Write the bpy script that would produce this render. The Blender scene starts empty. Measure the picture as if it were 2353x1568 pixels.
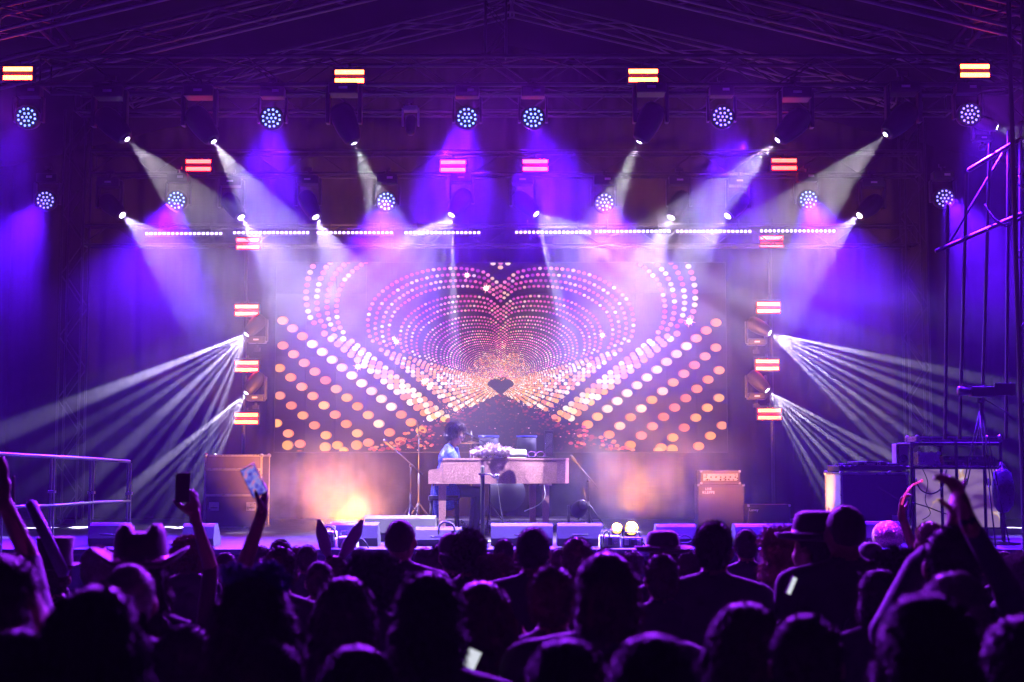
import bpy, bmesh, math, random
from mathutils import Vector, Matrix, Euler, noise
R = math.radians
random.seed(7)
SC = bpy.context.scene
COL = SC.collection

# ------------------------------------------------------------------ camera, world, exposure
cam_d = bpy.data.cameras.new('camera'); cam = bpy.data.objects.new('camera', cam_d); COL.objects.link(cam)
CAM_Z, PITCH = 2.0, R(4.78)
cam.location = (0, 0, CAM_Z); cam.rotation_euler = (R(90)+PITCH, 0, 0)
cam_d.lens = 50; cam_d.sensor_width = 36; cam_d.clip_start = 0.05; cam_d.clip_end = 300
cam_d.dof.use_dof = True; cam_d.dof.focus_distance = 20.0; cam_d.dof.aperture_fstop = 3.2
SC.camera = cam
wd = bpy.data.worlds.new('World'); SC.world = wd; wd.use_nodes = True
wn = wd.node_tree.nodes; bg = wn['Background']
bg.inputs['Color'].default_value = (0.10, 0.08, 0.22, 1); bg.inputs['Strength'].default_value = 0.004   # late night sky
SC.view_settings.view_transform = 'Standard'; SC.view_settings.look = 'None'
SC.view_settings.exposure = 0.0; SC.view_settings.gamma = 1.0; SC.view_settings.use_curve_mapping = False
cy = SC.cycles
cy.use_denoising = True
try: cy.denoiser = 'OPENIMAGEDENOISE'
except Exception: pass
cy.max_bounces = 5; cy.diffuse_bounces = 2; cy.glossy_bounces = 2; cy.transmission_bounces = 3
cy.volume_bounces = 0; cy.transparent_max_bounces = 6
cy.sample_clamp_direct = 0; cy.sample_clamp_indirect = 4
cy.caustics_reflective = False; cy.caustics_refractive = False
cy.use_light_tree = True; cy.use_adaptive_sampling = True; cy.adaptive_threshold = .03
try: wd.cycles.sampling_method = 'NONE'
except Exception: pass

# ------------------------------------------------------------------ helpers
FD = 2353*50/36.0
def P(dx, dy, Y):
    """point at depth Y on the sight line of a place in the photograph"""
    u, v = (dx-1176.5)/FD, (784-dy)/FD
    d = Vector((u, math.cos(PITCH)-v*math.sin(PITCH), math.sin(PITCH)+v*math.cos(PITCH)))
    t = Y/d.y
    return Vector((0, 0, CAM_Z)) + d*t

def px(n, Y): return n*Y/FD      # size of n photograph units at depth Y

MATS = {}
def mat(name, col, rough=0.5, metal=0.0, var=0.25, scale=14.0, bump=0.0, emit=None, estr=0.0, sampling=None, spec=None, sheen=0):
    if name in MATS: return MATS[name]
    m = bpy.data.materials.new(name); m.use_nodes = True; MATS[name] = m
    nt = m.node_tree; b = nt.nodes['Principled BSDF']
    b.inputs['Base Color'].default_value = (*col, 1); b.inputs['Roughness'].default_value = rough
    b.inputs['Metallic'].default_value = metal
    if spec is not None: b.inputs['Specular IOR Level'].default_value = spec
    if sheen: b.inputs['Sheen Weight'].default_value = sheen
    if var > 0 or bump > 0:
        tc = nt.nodes.new('ShaderNodeTexCoord'); n = nt.nodes.new('ShaderNodeTexNoise')
        n.inputs['Scale'].default_value = scale; n.inputs['Detail'].default_value = 6; n.inputs['Roughness'].default_value = .65
        nt.links.new(tc.outputs['Object'], n.inputs['Vector'])
        if var > 0:
            r = nt.nodes.new('ShaderNodeMapRange')
            r.inputs['From Min'].default_value = .25; r.inputs['From Max'].default_value = .75
            r.inputs['To Min'].default_value = 1-var; r.inputs['To Max'].default_value = 1+var
            nt.links.new(n.outputs['Fac'], r.inputs['Value'])
            mx = nt.nodes.new('ShaderNodeMix'); mx.data_type = 'RGBA'; mx.blend_type = 'MULTIPLY'
            mx.inputs[0].default_value = 1.0; mx.inputs[6].default_value = (*col, 1)
            nt.links.new(r.outputs['Result'], mx.inputs[7]); nt.links.new(mx.outputs[2], b.inputs['Base Color'])
            rr = nt.nodes.new('ShaderNodeMapRange'); rr.inputs['To Min'].default_value = max(.05, rough-.15); rr.inputs['To Max'].default_value = min(1, rough+.15)
            nt.links.new(n.outputs['Fac'], rr.inputs['Value']); nt.links.new(rr.outputs['Result'], b.inputs['Roughness'])
        if bump > 0:
            bp = nt.nodes.new('ShaderNodeBump'); bp.inputs['Strength'].default_value = bump; bp.inputs['Distance'].default_value = .01
            nt.links.new(n.outputs['Fac'], bp.inputs['Height']); nt.links.new(bp.outputs['Normal'], b.inputs['Normal'])
    if emit is not None:
        b.inputs['Emission Color'].default_value = (*emit, 1); b.inputs['Emission Strength'].default_value = estr
    if sampling: m.cycles.emission_sampling = sampling
    return m

class MB:
    """collects shapes, then links them as ONE mesh object"""
    def __init__(s): s.v = []; s.f = []; s.mi = []; s.sm = []; s.cur = 0
    def add(s, vs, fs, smooth=False):
        o = len(s.v); s.v += [tuple(x) for x in vs]
        for f in fs: s.f.append([i+o for i in f]); s.mi.append(s.cur); s.sm.append(smooth)
        return s
    def box(s, c, d, M=None, bev=0.0):
        x, y, z = d[0]/2, d[1]/2, d[2]/2
        if bev <= 0:
            vs = [Vector((a*x, b*y, e*z)) for a in (-1, 1) for b in (-1, 1) for e in (-1, 1)]
            fs = [(0,1,3,2), (4,6,7,5), (0,4,5,1), (2,3,7,6), (0,2,6,4), (1,5,7,3)]
        else:
            b_ = min(bev, x*.49, y*.49, z*.49); bm = bmesh.new(); bmesh.ops.create_cube(bm, size=1)
            for q in bm.verts: q.co = Vector((q.co.x*2*x, q.co.y*2*y, q.co.z*2*z))
            bmesh.ops.bevel(bm, geom=bm.edges[:], offset=b_, segments=2, affect='EDGES', profile=.6)
            bm.verts.index_update(); vs = [q.co.copy() for q in bm.verts]; fs = [[q.index for q in f.verts] for f in bm.faces]; bm.free()
        c = Vector(c)
        if M is not None: vs = [M @ q for q in vs]
        return s.add([q+c for q in vs], fs)
    def tube(s, pts, r, n=8, caps=True):
        pts = [Vector(p) for p in pts]; k = len(pts)
        rs = r if isinstance(r, (list, tuple)) else [r]*k
        t0 = (pts[1]-pts[0]).normalized(); up = Vector((0, 0, 1)) if abs(t0.z) < .9 else Vector((0, 1, 0))
        nx = t0.cross(up).normalized(); vs = []; fs = []
        for i, p in enumerate(pts):
            t = (pts[min(i+1, k-1)]-pts[max(i-1, 0)]).normalized()
            nx = (nx - t*nx.dot(t)).normalized(); ny = t.cross(nx)
            for j in range(n):
                a = 2*math.pi*j/n; vs.append(p+(nx*math.cos(a)+ny*math.sin(a))*rs[i])
        for i in range(k-1):
            for j in range(n): fs.append((i*n+j, i*n+(j+1) % n, (i+1)*n+(j+1) % n, (i+1)*n+j))
        if caps: fs.append(tuple(range(n-1, -1, -1))); fs.append(tuple(range((k-1)*n, k*n)))
        return s.add(vs, fs, True)
    def lathe(s, prof, n=20, M=None, c=(0, 0, 0)):
        vs = []; fs = []; c = Vector(c)
        for r, z in prof:
            for j in range(n):
                a = 2*math.pi*j/n; q = Vector((r*math.cos(a), r*math.sin(a), z)); vs.append((M @ q if M else q)+c)
        for i in range(len(prof)-1):
            for j in range(n): fs.append((i*n+j, i*n+(j+1) % n, (i+1)*n+(j+1) % n, (i+1)*n+j))
        if prof[0][0] > 1e-5: fs.append(tuple(range(n-1, -1, -1)))
        if prof[-1][0] > 1e-5: fs.append(tuple(range((len(prof)-1)*n, len(prof)*n)))
        return s.add(vs, fs, True)
    def prism(s, outline, y0, y1):
        """outline in x,z extruded from y0 to y1"""
        n = len(outline)
        vs = [(x, y0, z) for x, z in outline]+[(x, y1, z) for x, z in outline]
        fs = [tuple(range(n)), tuple(range(2*n-1, n-1, -1))]+[(i, i+n, (i+1) % n+n, (i+1) % n) for i in range(n)]
        return s.add(vs, fs)
    def ball(s, c, r, n=10, m=7):
        rx, ry, rz = r if isinstance(r, (tuple, list)) else (r, r, r); vs = []; fs = []
        for i in range(m+1):
            t = math.pi*i/m
            for j in range(n):
                a = 2*math.pi*j/n
                vs.append((c[0]+rx*math.sin(t)*math.cos(a), c[1]+ry*math.sin(t)*math.sin(a), c[2]+rz*math.cos(t)))
        for i in range(m):
            for j in range(n): fs.append((i*n+j, (i+1)*n+j, (i+1)*n+(j+1) % n, i*n+(j+1) % n))
        return s.add(vs, fs, True)
    def mesh(s, name, m):
        me = bpy.data.meshes.new(name); me.from_pydata(s.v, [], s.f)
        for q in (m if isinstance(m, (list, tuple)) else [m]): me.materials.append(q)
        me.polygons.foreach_set('material_index', s.mi); me.polygons.foreach_set('use_smooth', s.sm)
        me.update()
        return me
    def build(s, name, m, parent=None, loc=(0, 0, 0), rot=None):
        return obj(name, s.mesh(name, m), parent, loc, rot)

def obj(name, me, parent=None, loc=(0, 0, 0), rot=None):
    o = bpy.data.objects.new(name, me); COL.objects.link(o); o.location = loc
    if rot is not None: o.rotation_euler = rot
    if parent: o.parent = parent
    return o
def tag(o, label=None, cat=None, group=None, kind=None):
    if label: o['label'] = label
    if cat: o['category'] = cat
    if group: o['group'] = group
    if kind: o['kind'] = kind
    return o
def thing(name, label, cat, loc=(0, 0, 0), rot=(0, 0, 0), group=None):
    o = bpy.data.objects.new(name, None); COL.objects.link(o); o.location = loc; o.rotation_euler = rot
    o.empty_display_size = .1
    return tag(o, label, cat, group)

UNIT = {}
def bar(name, a, b, r, m, parent, n=8):
    """straight round bar sharing one unit mesh per material"""
    key = (m.name, n, name)
    if key not in UNIT:
        mb = MB(); mb.tube([(0, 0, 0), (0, 0, 1)], 1, n); UNIT[key] = mb.mesh(name, m)
    a, b = Vector(a), Vector(b); d = b-a
    o = bpy.data.objects.new(name, UNIT[key]); COL.objects.link(o)
    o.rotation_mode = 'QUATERNION'; o.rotation_quaternion = d.to_track_quat('Z', 'Y'); o.location = a; o.scale = (r, r, d.length)
    if parent: o.parent = parent
    return o
def copy_tree(o, parent=None):
    c = o.copy(); COL.objects.link(c); c.parent = parent
    for ch in list(o.children): copy_tree(ch, c)
    return c

def spot(name, loc, direction, energy, color, angle, blend=.15, size=.03, parent=None, gobo=None):
    l = bpy.data.lights.new(name, 'SPOT'); l.energy = energy; l.color = color; l.spot_size = R(angle); l.spot_blend = blend
    l.shadow_soft_size = size
    o = bpy.data.objects.new(name, l); COL.objects.link(o); o.location = loc
    o.rotation_euler = Vector(direction).to_track_quat('-Z', 'Y').to_euler()
    if gobo:
        l.use_nodes = True; nt = l.node_tree; e = nt.nodes['Emission']
        tc = nt.nodes.new('ShaderNodeTexCoord'); sep = nt.nodes.new('ShaderNodeSeparateXYZ'); nt.links.new(tc.outputs['Normal'], sep.inputs[0])
        dv = []
        for k in (0, 1):
            q = nt.nodes.new('ShaderNodeMath'); q.operation = 'DIVIDE'; nt.links.new(sep.outputs[k], q.inputs[0]); nt.links.new(sep.outputs[2], q.inputs[1]); dv.append(q)
        cb = nt.nodes.new('ShaderNodeCombineXYZ'); nt.links.new(dv[0].outputs[0], cb.inputs[0]); nt.links.new(dv[1].outputs[0], cb.inputs[1])
        cb.inputs[2].default_value = gobo[1]
        vo = nt.nodes.new('ShaderNodeTexVoronoi'); vo.feature = 'F1'; vo.inputs['Scale'].default_value = gobo[0]; vo.inputs['Randomness'].default_value = .75
        vo.voronoi_dimensions = '2D'
        ad = nt.nodes.new('ShaderNodeVectorMath'); ad.operation = 'ADD'; ad.inputs[1].default_value = (gobo[1], gobo[1]*.37, 0)
        nt.links.new(cb.outputs[0], ad.inputs[0]); nt.links.new(ad.outputs[0], vo.inputs['Vector'])
        mr = nt.nodes.new('ShaderNodeMapRange'); mr.inputs['From Min'].default_value = .07; mr.inputs['From Max'].default_value = .19
        mr.inputs['To Min'].default_value = gobo[2]; mr.inputs['To Max'].default_value = gobo[3] if len(gobo) > 3 else .12
        nt.links.new(vo.outputs['Distance'], mr.inputs['Value']); nt.links.new(mr.outputs['Result'], e.inputs['Strength'])
    return o
# ------------------------------------------------------------------ setting: ground, stage, backdrop, roof, haze
STAGE_Z = 0.95
m_ground = mat('trampled_turf', (.03, .032, .025), .9, 0, .4, 3, .6)
m_stage = mat('black_stage_deck', (.022, .02, .024), .45, 0, .35, 5, .1)
m_cloth = mat('black_backdrop_cloth', (.012, .009, .014), .95, 0, .25, 3, .4, spec=.02)
m_roof = mat('dark_roof_canvas', (.006, .003, .006), .85, 0, .3, 1.5, .3, spec=.08)
m_alu = mat('aluminium_truss', (.045, .036, .045), .45, .4, .2, 9)
m_alud = mat('dark_truss_paint', (.014, .013, .014), .5, .2, .3, 9)
m_rafter = mat('brightened_rafter_tube', (.17, .13, .15), .5, .3, .2, 9)  # truss metal with light put into its colour, as the roof is dark
m_rail = mat('bright_handrail', (.35, .33, .35), .35, .8, .1, 9)
m_black = mat('black_powder_coat', (.014, .014, .016), .5, 0, .3, 30, .1, spec=.25)
m_plastic = mat('black_plastic', (.025, .025, .028), .4, 0, .2, 40)
m_rubber = mat('black_rubber_cable', (.015, .015, .016), .6, 0, .1)
m_chrome = mat('polished_steel', (.6, .6, .62), .2, 1, .1)

g = MB(); g.add([(-24, -3, 0), (24, -3, 0), (24, 30, 0), (-24, 30, 0)], [(0, 1, 2, 3)])
tag(g.build('ground', m_ground), kind='structure')
s = MB()
for i in range(-5, 6):                                      # deck boards of 2 m with open joints
    for j in range(5):
        s.box((i*2.0, 17.9+j*2.0, STAGE_Z-.03), (1.992, 1.992, .06))
st = s.build('stage_floor', m_stage); tag(st, kind='structure')
f = MB(); f.box((0, 16.92, (STAGE_Z-.07)/2), (22, .04, STAGE_Z-.07)); f.box((0, 22, .44), (21.8, 10, .86))
tag(f.build('stage_skirt', m_cloth), kind='structure')

# backdrop: pleated cloth
b = MB(); N = 260; vs = []
for i in range(N+1):
    x = -9.6+19.2*i/N; yy = 25.6+.07*math.sin(x*7.3+math.sin(x*1.7)*2)+.03*math.sin(x*19)
    vs += [(x, yy, STAGE_Z), (x, yy+.02*math.sin(x*5), 5.2), (x, yy, 10.0)]
b.add(vs, [(i*3+k, i*3+k+1, i*3+k+4, i*3+k+3) for i in range(N) for k in (0, 1)], True)
tag(b.build('backdrop_curtain', m_cloth), 'full-width dark pleated curtain closing the back of the stage', 'curtain')
for sx in (-1, 1):
    b = MB(); vs = []; N = 90
    for i in range(N+1):
        y = 16.6+9.0*i/N; xx = sx*(9.2+.10*math.sin(y*8+math.sin(y*2)))
        vs += [(xx, y, 0.3), (xx, y, 9.2)]
    b.add(vs, [(i*2, i*2+1, i*2+3, i*2+2) for i in range(N)], True)
    tag(b.build('side_curtain', m_cloth), 'dark pleated curtain hanging down the %s side of the stage' % ('left' if sx < 0 else 'right'), 'curtain')

# roof canvas: two slopes with sag between rafters
SL = .245; ZC = 9.55
def roof_z(x): return ZC-SL*abs(x)
b = MB(); vs = []; nx_, ny_ = 40, 40
for i in range(nx_+1):
    for j in range(ny_+1):
        x = -10.5+21*i/nx_; y = 15.2+11.2*j/ny_
        vs.append((x, y, roof_z(x)+.05+.05*math.sin((y-15.2)*3.0)))
b.add(vs, [(i*(ny_+1)+j, (i+1)*(ny_+1)+j, (i+1)*(ny_+1)+j+1, i*(ny_+1)+j+1) for i in range(nx_) for j in range(ny_)], True)
tag(b.build('roof_canvas', m_roof), kind='structure')

# haze
hz = MB(); hz.box((0, 14, 4.8), (56, 50, 11.6))
m_haze = bpy.data.materials.new('stage_haze'); m_haze.use_nodes = True
nt = m_haze.node_tree; nt.nodes.remove(nt.nodes['Principled BSDF'])
pv = nt.nodes.new('ShaderNodeVolumePrincipled'); pv.inputs['Density'].default_value = .0008; pv.inputs['Anisotropy'].default_value = .2
pv.inputs['Color'].default_value = (.80, .74, .88, 1)
nt.links.new(pv.outputs[0], nt.nodes['Material Output'].inputs['Volume'])
tag(hz.build('haze', m_haze), kind='stuff')

# ------------------------------------------------------------------ trusses
def box_truss(A, B, w, h, label, cat='truss', group=None, bay=.5, r=.024, m=m_alud, wdir=None, faces='fbtu', rb=.011):
    A, B = Vector(A), Vector(B); d = (B-A); L = d.length; t = d.normalized()
    W = Vector(wdir) if wdir else Vector((0, 1, 0)); W = (W-t*W.dot(t)).normalized(); H = W.cross(t).normalized()
    if H.z < 0: H = -H
    root = thing('truss', label, cat, A, group=group)
    cs = {}
    for a in (-1, 1):
        for c in (-1, 1):
            o_ = W*(a*w/2)+H*(c*h/2); cs[(a, c)] = o_
            bar('chord', o_, o_+d, r, m, root)
    n = max(2, round(L/bay)); st_ = L/n
    for fc in faces:
        p, q = {'f': ((-1, -1), (-1, 1)), 'b': ((1, -1), (1, 1)), 't': ((-1, 1), (1, 1)), 'u': ((-1, -1), (1, -1))}[fc]
        for k in range(n):
            a, c = (cs[p], cs[q]) if k % 2 == 0 else (cs[q], cs[p])
            bar('brace', a+t*(k*st_), c+t*((k+1)*st_), rb, m, root, 6)
    for k in (0, n):                                        # end frames
        for p, q in (((-1, -1), (-1, 1)), ((1, -1), (1, 1)), ((-1, 1), (1, 1)), ((-1, -1), (1, -1))):
            bar('end_bar', cs[p]+t*(k*st_), cs[q]+t*(k*st_), rb*1.2, m, root, 6)
    return root
# front truss, second, third and back truss
def cross_truss(x0, x1, ytop, ybot, Y, label, depth=None, bay=.5, m=m_alud, r=.024, faces='fbu'):
    a = P(x0, (ytop+ybot)/2, Y); c = P(x1, (ytop+ybot)/2, Y); h = px(ybot-ytop, Y)
    a.z = c.z = (a.z+c.z)/2
    return box_truss(a, c, depth or h, h, label, group=None, bay=bay, m=m, r=r, faces=faces)
T1 = 18.9
cross_truss(105, 2335, 139, 206, T1, 'heavy dark front truss carrying the orange strobes, highest level beam across the stage', .45, .55, m_alud, .03, 'fbtu')
cross_truss(180, 2180, 214, 262, 21.2, 'thinner grey zigzag truss running just behind and below the front truss', None, .42, m_alu, .022, 'fu')
cross_truss(215, 2110, 352, 404, 22.4, 'dim truss with the four pink-red strobes, between zigzag truss and light bars', None, .5, m_alud, .022, 'fu')
cross_truss(195, 2100, 520, 566, 23.4, 'lowest level truss across the stage, behind the dotted light bars', None, .48, m_alud, .02, 'fu')

# roof rafters: pairs of sloping trusses meeting at the ridge
def rafter(Y, zc, label, side, h=.29, bay=.62, xo=8.2, m=m_rafter, r=.03, x_in=0):
    a = Vector((side*xo, Y, zc+h/2-SL*xo)); c = Vector((side*x_in, Y, zc+h/2-SL*x_in))
    return box_truss(a, c, .29, h, label, bay=bay, m=m, r=r, faces='fb', group='roof rafters', rb=.012)
for sd, nm in ((-1, 'left'), (1, 'right')):
    rafter(17.7, 9.0, 'pale lattice rafter nearest the crowd, running out of the top on the %s' % nm, sd)
    rafter(19.55, 9.0, 'long pale lattice rafter sloping above the front truss on the %s' % nm, sd)
    rafter(21.9, 9.0, 'faint far rafter seen as two thin lines %s of the ridge' % nm, sd, .24, .9, 6.0, m_rafter, .018)
# scaffold mesh gables at both roof corners
def mesh_gable(sd, label):
    root = thing('scaffold_grid', label, 'scaffold', (0, 0, 0))
    X = 6.9
    def q(x, y, z): return Vector((sd*x, y, z))
    # stepping diagonal tubes in a plane that leans outward
    O = q(6.15, 18.6, 7.55); U = q(.95, -.7, 1.05); V = q(1.05, -.5, 0)
    for k in range(7): bar('upright', O+V*(k*.28), O+V*(k*.28)+q(0, -.35, 1.7), .014, m_rafter, root, 6)
    for k in range(7): bar('rail', O+q(-.1, 0, .05+k*.24), O+q(2.4, -1.1, .05+k*.26), .011, m_rafter, root, 6)
    bar('diagonal', O+q(-.1, -.05, -.05), O+q(2.0, -.6, 2.0) if False else O+q(-.1, -.05, -.05)+q(-0.0, -.1, 0)+q(1.9, -.9, 1.75), .034, m_rafter, root)
    bar('diagonal', O+q(-.25, .2, .0), O+q(1.3, -.5, 1.9), .034, m_rafter, root)
    return root
mesh_gable(-1, 'scaffold grid of thin tubes in the top left roof corner')
mesh_gable(1, 'scaffold grid of thin tubes in the top right roof corner')

# towers
def tower(x0, x1, y_top, y_bot, Y, label, m=m_alu, r=.024, bay=.5, zbase=STAGE_Z):
    a = P((x0+x1)/2, y_top, Y); w = px(x1-x0, Y)
    return box_truss((a.x, Y, zbase), (a.x, Y, a.z), w, w, label, 'tower', None, bay, r, m, (0, 1, 0), 'fb', .009)
tower(158, 207, 215, 1250, 23.2, 'tall lattice tower at the left behind the silver handrail', m_alud, .02)
tower(2068, 2115, 215, 1230, 23.2, 'tall lattice tower at the right between beam fan and side curtain', m_alud, .02)
tower(2331, 2420, -20, 1500, 16.2, 'near lattice mast at the right edge of the picture', m_alu, .028, .45, 0.0)
tower(1115, 1163, 8, 132, 21.0, 'short ladder-like lattice hanging under the roof ridge', m_alud, .02, .4, P(1140, 132, 21.0).z)
# slanted side scaffold at the right, lit purple
root = thing('side_scaffold', 'slanted purple-lit scaffold bay between the right drape and near mast', 'scaffold')
for x0, y0, x1, y1 in ((2275, 330, 2255, 1010), (2318, 300, 2312, 1010), (2178, 470, 2172, 1010), (2345, 280, 2345, 1010), (2222, 400, 2205, 1010)):
    bar('upright', P(x0, y0, 18.2), P(x1, y1, 18.2), .024, m_alud, root)
for y0, y1 in ((578, 492), (392, 318)):
    bar('ledger', P(2150 if y0 > 400 else 2225, y0, 18.15), P(2348, y1, 18.15), .03, m_alu, root)
bar('diagonal', P(2180, 560, 18.2), P(2318, 330, 18.2), .018, m_alu, root)
mb = MB(); mb.tube([P(2262, 470, 17.9), P(2280, 500, 17.9), P(2305, 516, 17.9), P(2330, 512, 17.9), P(2345, 500, 17.9)], .012, 6)
mb.tube([P(2268, 480, 17.9), P(2290, 512, 17.9), P(2315, 522, 17.9), P(2345, 505, 17.9)], .01, 6)
tag(mb.build('hanging_cable', m_rubber), 'looped pale cable hanging from the scaffold near the right mast', 'cable')
# ------------------------------------------------------------------ stage lighting fixtures
PURPLE = (.095, .004, 1.0)
m_lens_white = mat('hot_lens', (.9, .9, 1), .2, 0, 0, emit=(.82, .80, 1.0), estr=30, sampling='NONE')
m_cell = mat('led_cell', (.8, .8, 1), .2, 0, 0, emit=(.16, .34, 1.0), estr=3.6, sampling='NONE')
m_cell_v = mat('led_cell_violet', (.8, .8, 1), .2, 0, 0, emit=(.22, .20, 1.0), estr=3.6, sampling='NONE')
m_face = mat('washlight_face', (.012, .012, .02), .3, 0, 0, emit=(.05, .10, 1.0), estr=.9, sampling='NONE')
m_tag = mat('white_sticker', (.5, .45, .5), .5, 0, .1)

def frame_from(direction):
    d = Vector(direction).normalized(); return d.to_track_quat('-Z', 'Y').to_matrix()

def bulb_profile(): return [(.0, .20), (.07, .19), (.10, .14), (.115, .04), (.12, -.05), (.105, -.16), (.09, -.2)]

def moving_head(lens, direction, label, group, size=1.0, power=20000, color=(.80, .74, 1), angle=30, gobo=None, up=True, lens_r=.055, blend=.10, hang=True, lsize=.012):
    """beam light: base box hung on a clamp, yoke with two arms, rounded head, lens in front"""
    d = Vector(direction).normalized(); lens = Vector(lens); L = .30*size
    pivot = lens-d*L
    base = pivot+Vector((0, 0, .33*size if hang else -.33*size))
    root = thing('moving_head', label, 'stage light', base, group=group)
    def loc(p): return Vector(p)-base
    sgn = 1 if hang else -1
    mb = MB(); mb.box((0, 0, 0), (.34*size, .26*size, .13*size), bev=.02); mb.build('base', m_plastic, root)
    mb = MB(); mb.tube([(0, 0, sgn*.06*size), (0, 0, sgn*.17*size)], .02, 8); mb.box((0, 0, sgn*.18*size), (.12*size, .05, .06)); mb.build('clamp', m_alud, root)
    mb = MB(); pl = loc(pivot)
    for q in (-1, 1):
        mb = MB(); mb.box((q*.185*size, 0, pl.z*.5-.02*sgn), (.045*size, .12*size, abs(pl.z)+.10*size), bev=.015); mb.build('yoke_arm', m_plastic, root)
    mb = MB(); M = frame_from(d)
    prof = [(0, .17), (.09, .165), (.125, .12), (.145, .02), (.14, -.08), (.125, -.18), (.10, -.27), (.085, -.29)]
    mb.lathe([(r_*size, z_*size) for r_, z_ in prof], 20, M, pl); hd = mb.build('head', m_black, root)
    mb = MB(); mb.lathe([(lens_r*1.25*size, -.285*size), (lens_r*1.3*size, -.31*size), (lens_r*1.1*size, -.312*size)], 20, M, pl); mb.build('lens_ring', m_plastic, root)
    mb = MB(); mb.lathe([(0.0, -.316*size), (lens_r*.6*size, -.314*size), (lens_r*size, -.30*size)], 16, M, pl); mb.build('lens', m_lens_white, root)
    mb = MB(); mb.box((0, -.135*size, 0), (.10*size, .004, .028*size)); mb.build('display', m_tag, root)
    sp = spot('beam', lens+d*.026*size, d, power, color, angle, blend, lsize, gobo=gobo)
    return root

def wash_light(c, direction, label, group, dia=.28, power=9000, angle=52, color=PURPLE, violet=False, face=(0, -1, -.12), spill=0):
    root = thing('wash_light', label, 'stage light', c, group=group)
    M = frame_from(face); r = dia/2
    mb = MB(); mb.lathe([(0, .26), (r*.75, .25), (r*1.02, .17), (r*1.18, .05), (r*1.18, -.02), (r*1.08, -.035), (r*1.04, -.02)], 28, M); mb.build('head', m_black, root)
    mb = MB(); mb.lathe([(0, -.012), (r*1.04, -.012)], 24, M); mb.build('lens_plate', m_face, root)
    cm = MB(); cm.lathe([(0, -.026), (r*.105, -.022), (r*.135, -.010)], 10, M); me = cm.mesh('led_lens', m_cell_v if violet else m_cell)
    pts = [(0, 0)]+[(.40*r*math.cos(k*math.pi/3), .40*r*math.sin(k*math.pi/3)) for k in range(6)]+[(.82*r*math.cos(k*math.pi/6+.2), .82*r*math.sin(k*math.pi/6+.2)) for k in range(12)]
    for a, b2 in pts: obj('led_lens', me, root, M @ Vector((a, b2, 0)))
    mb = MB()
    for q in (-1, 1): mb = MB(); mb.box((q*r*1.32, .08, .12), (.035, .11, .34), bev=.012); mb.build('yoke_arm', m_plastic, root)
    mb = MB(); mb.box((0, .08, .36), (.32, .2, .14), bev=.02); mb.build('base', m_plastic, root)
    mb = MB(); mb.tube([(0, .08, .42), (0, .08, .52)], .022, 8); mb.box((0, .08, .53), (.1, .05, .05)); mb.build('clamp', m_alud, root)
    mb = MB(); mb.box((.05, -.025, .37), (.09, .003, .035)); mb.build('display', m_tag, root)
    spot('wash_beam', Vector(c)+Vector(face).normalized()*.10, direction, power, color, angle, .75, dia*.35)
    if spill: spot('wash_spill', Vector(c)+Vector(face).normalized()*.10, (0, -1, -.40), spill, (.30, .02, 1), 62, .5, dia*.35)   # what leaves the lens sideways, over the crowd
    return root

def strobe(c, w, h, col, strength, label, group, mid=.06):
    """LED strobe: shallow housing, two bright LED rows and a dim plate between them"""
    key = tuple(col)+(strength,)
    mr = mat('strobe_row_%d' % (abs(hash(key)) % 99999), (.8, .8, .8), .4, 0, 0, emit=col, estr=strength)
    mr.cycles.emission_sampling = 'FRONT'
    nt = mr.node_tree; bs = nt.nodes['Principled BSDF']
    if not mr.get('cells'):
        mr['cells'] = 1
        tc = nt.nodes.new('ShaderNodeTexCoord'); wv = nt.nodes.new('ShaderNodeTexWave'); wv.inputs['Scale'].default_value = 16; wv.bands_direction = 'X'
        nt.links.new(tc.outputs['Object'], wv.inputs['Vector']); r_ = nt.nodes.new('ShaderNodeMapRange')
        r_.inputs['To Min'].default_value = strength*.75; r_.inputs['To Max'].default_value = strength*1.15
        nt.links.new(wv.outputs['Fac'], r_.inputs['Value']); nt.links.new(r_.outputs['Result'], bs.inputs['Emission Strength'])
    mp = mat('strobe_plate_%d' % (abs(hash(key)) % 99999), (.1, .03, .03), .4, 0, 0, emit=(col[0], col[1]*2, col[2]*2), estr=mid*2.5, sampling='NONE')
    root = thing('strobe_light', label, 'strobe', c, group=group)
    mb = MB(); mb.box((0, .06, 0), (w*1.10, .10, h*1.18), bev=.008); mb.build('housing', m_black, root)
    mb = MB(); mb.box((0, .004, 0), (w*1.02, .012, h*1.06)); mb.build('led_plate', mp, root)
    for q in (-1, 1):
        mb = MB(); mb.add([(-w/2, -.008, q*h*.34-h*.155), (w/2, -.008, q*h*.34-h*.155), (w/2, -.008, q*h*.34+h*.155), (-w/2, -.008, q*h*.34+h*.155)], [(0, 1, 2, 3)])
        mb.add([(-w/2, -.006, q*h*.34-h*.155), (w/2, -.006, q*h*.34-h*.155), (w/2, .008, q*h*.34-h*.155), (-w/2, .008, q*h*.34-h*.155)], [(3, 2, 1, 0)])
        mb.build('led_row', mr, root)
    mb = MB(); mb.tube([(-w*.56, .06, 0), (-w*.56, .06, h*.75), (w*.56, .06, h*.75), (w*.56, .06, 0)], .012, 6); mb.tube([(0, .06, h*.75), (0, .06, h*1.05)], .018, 6); mb.build('bracket', m_alud, root)
    return root

WH = 0.135   # master power of the white beams
def beam_dir(a, t=.30, y=-1): return (math.sin(R(a)), y*t, -math.cos(R(a)))
words = {1: 'first', 2: 'second', 3: 'third', 4: 'fourth', 5: 'fifth', 6: 'sixth', 7: 'seventh', 8: 'eighth'}

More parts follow.
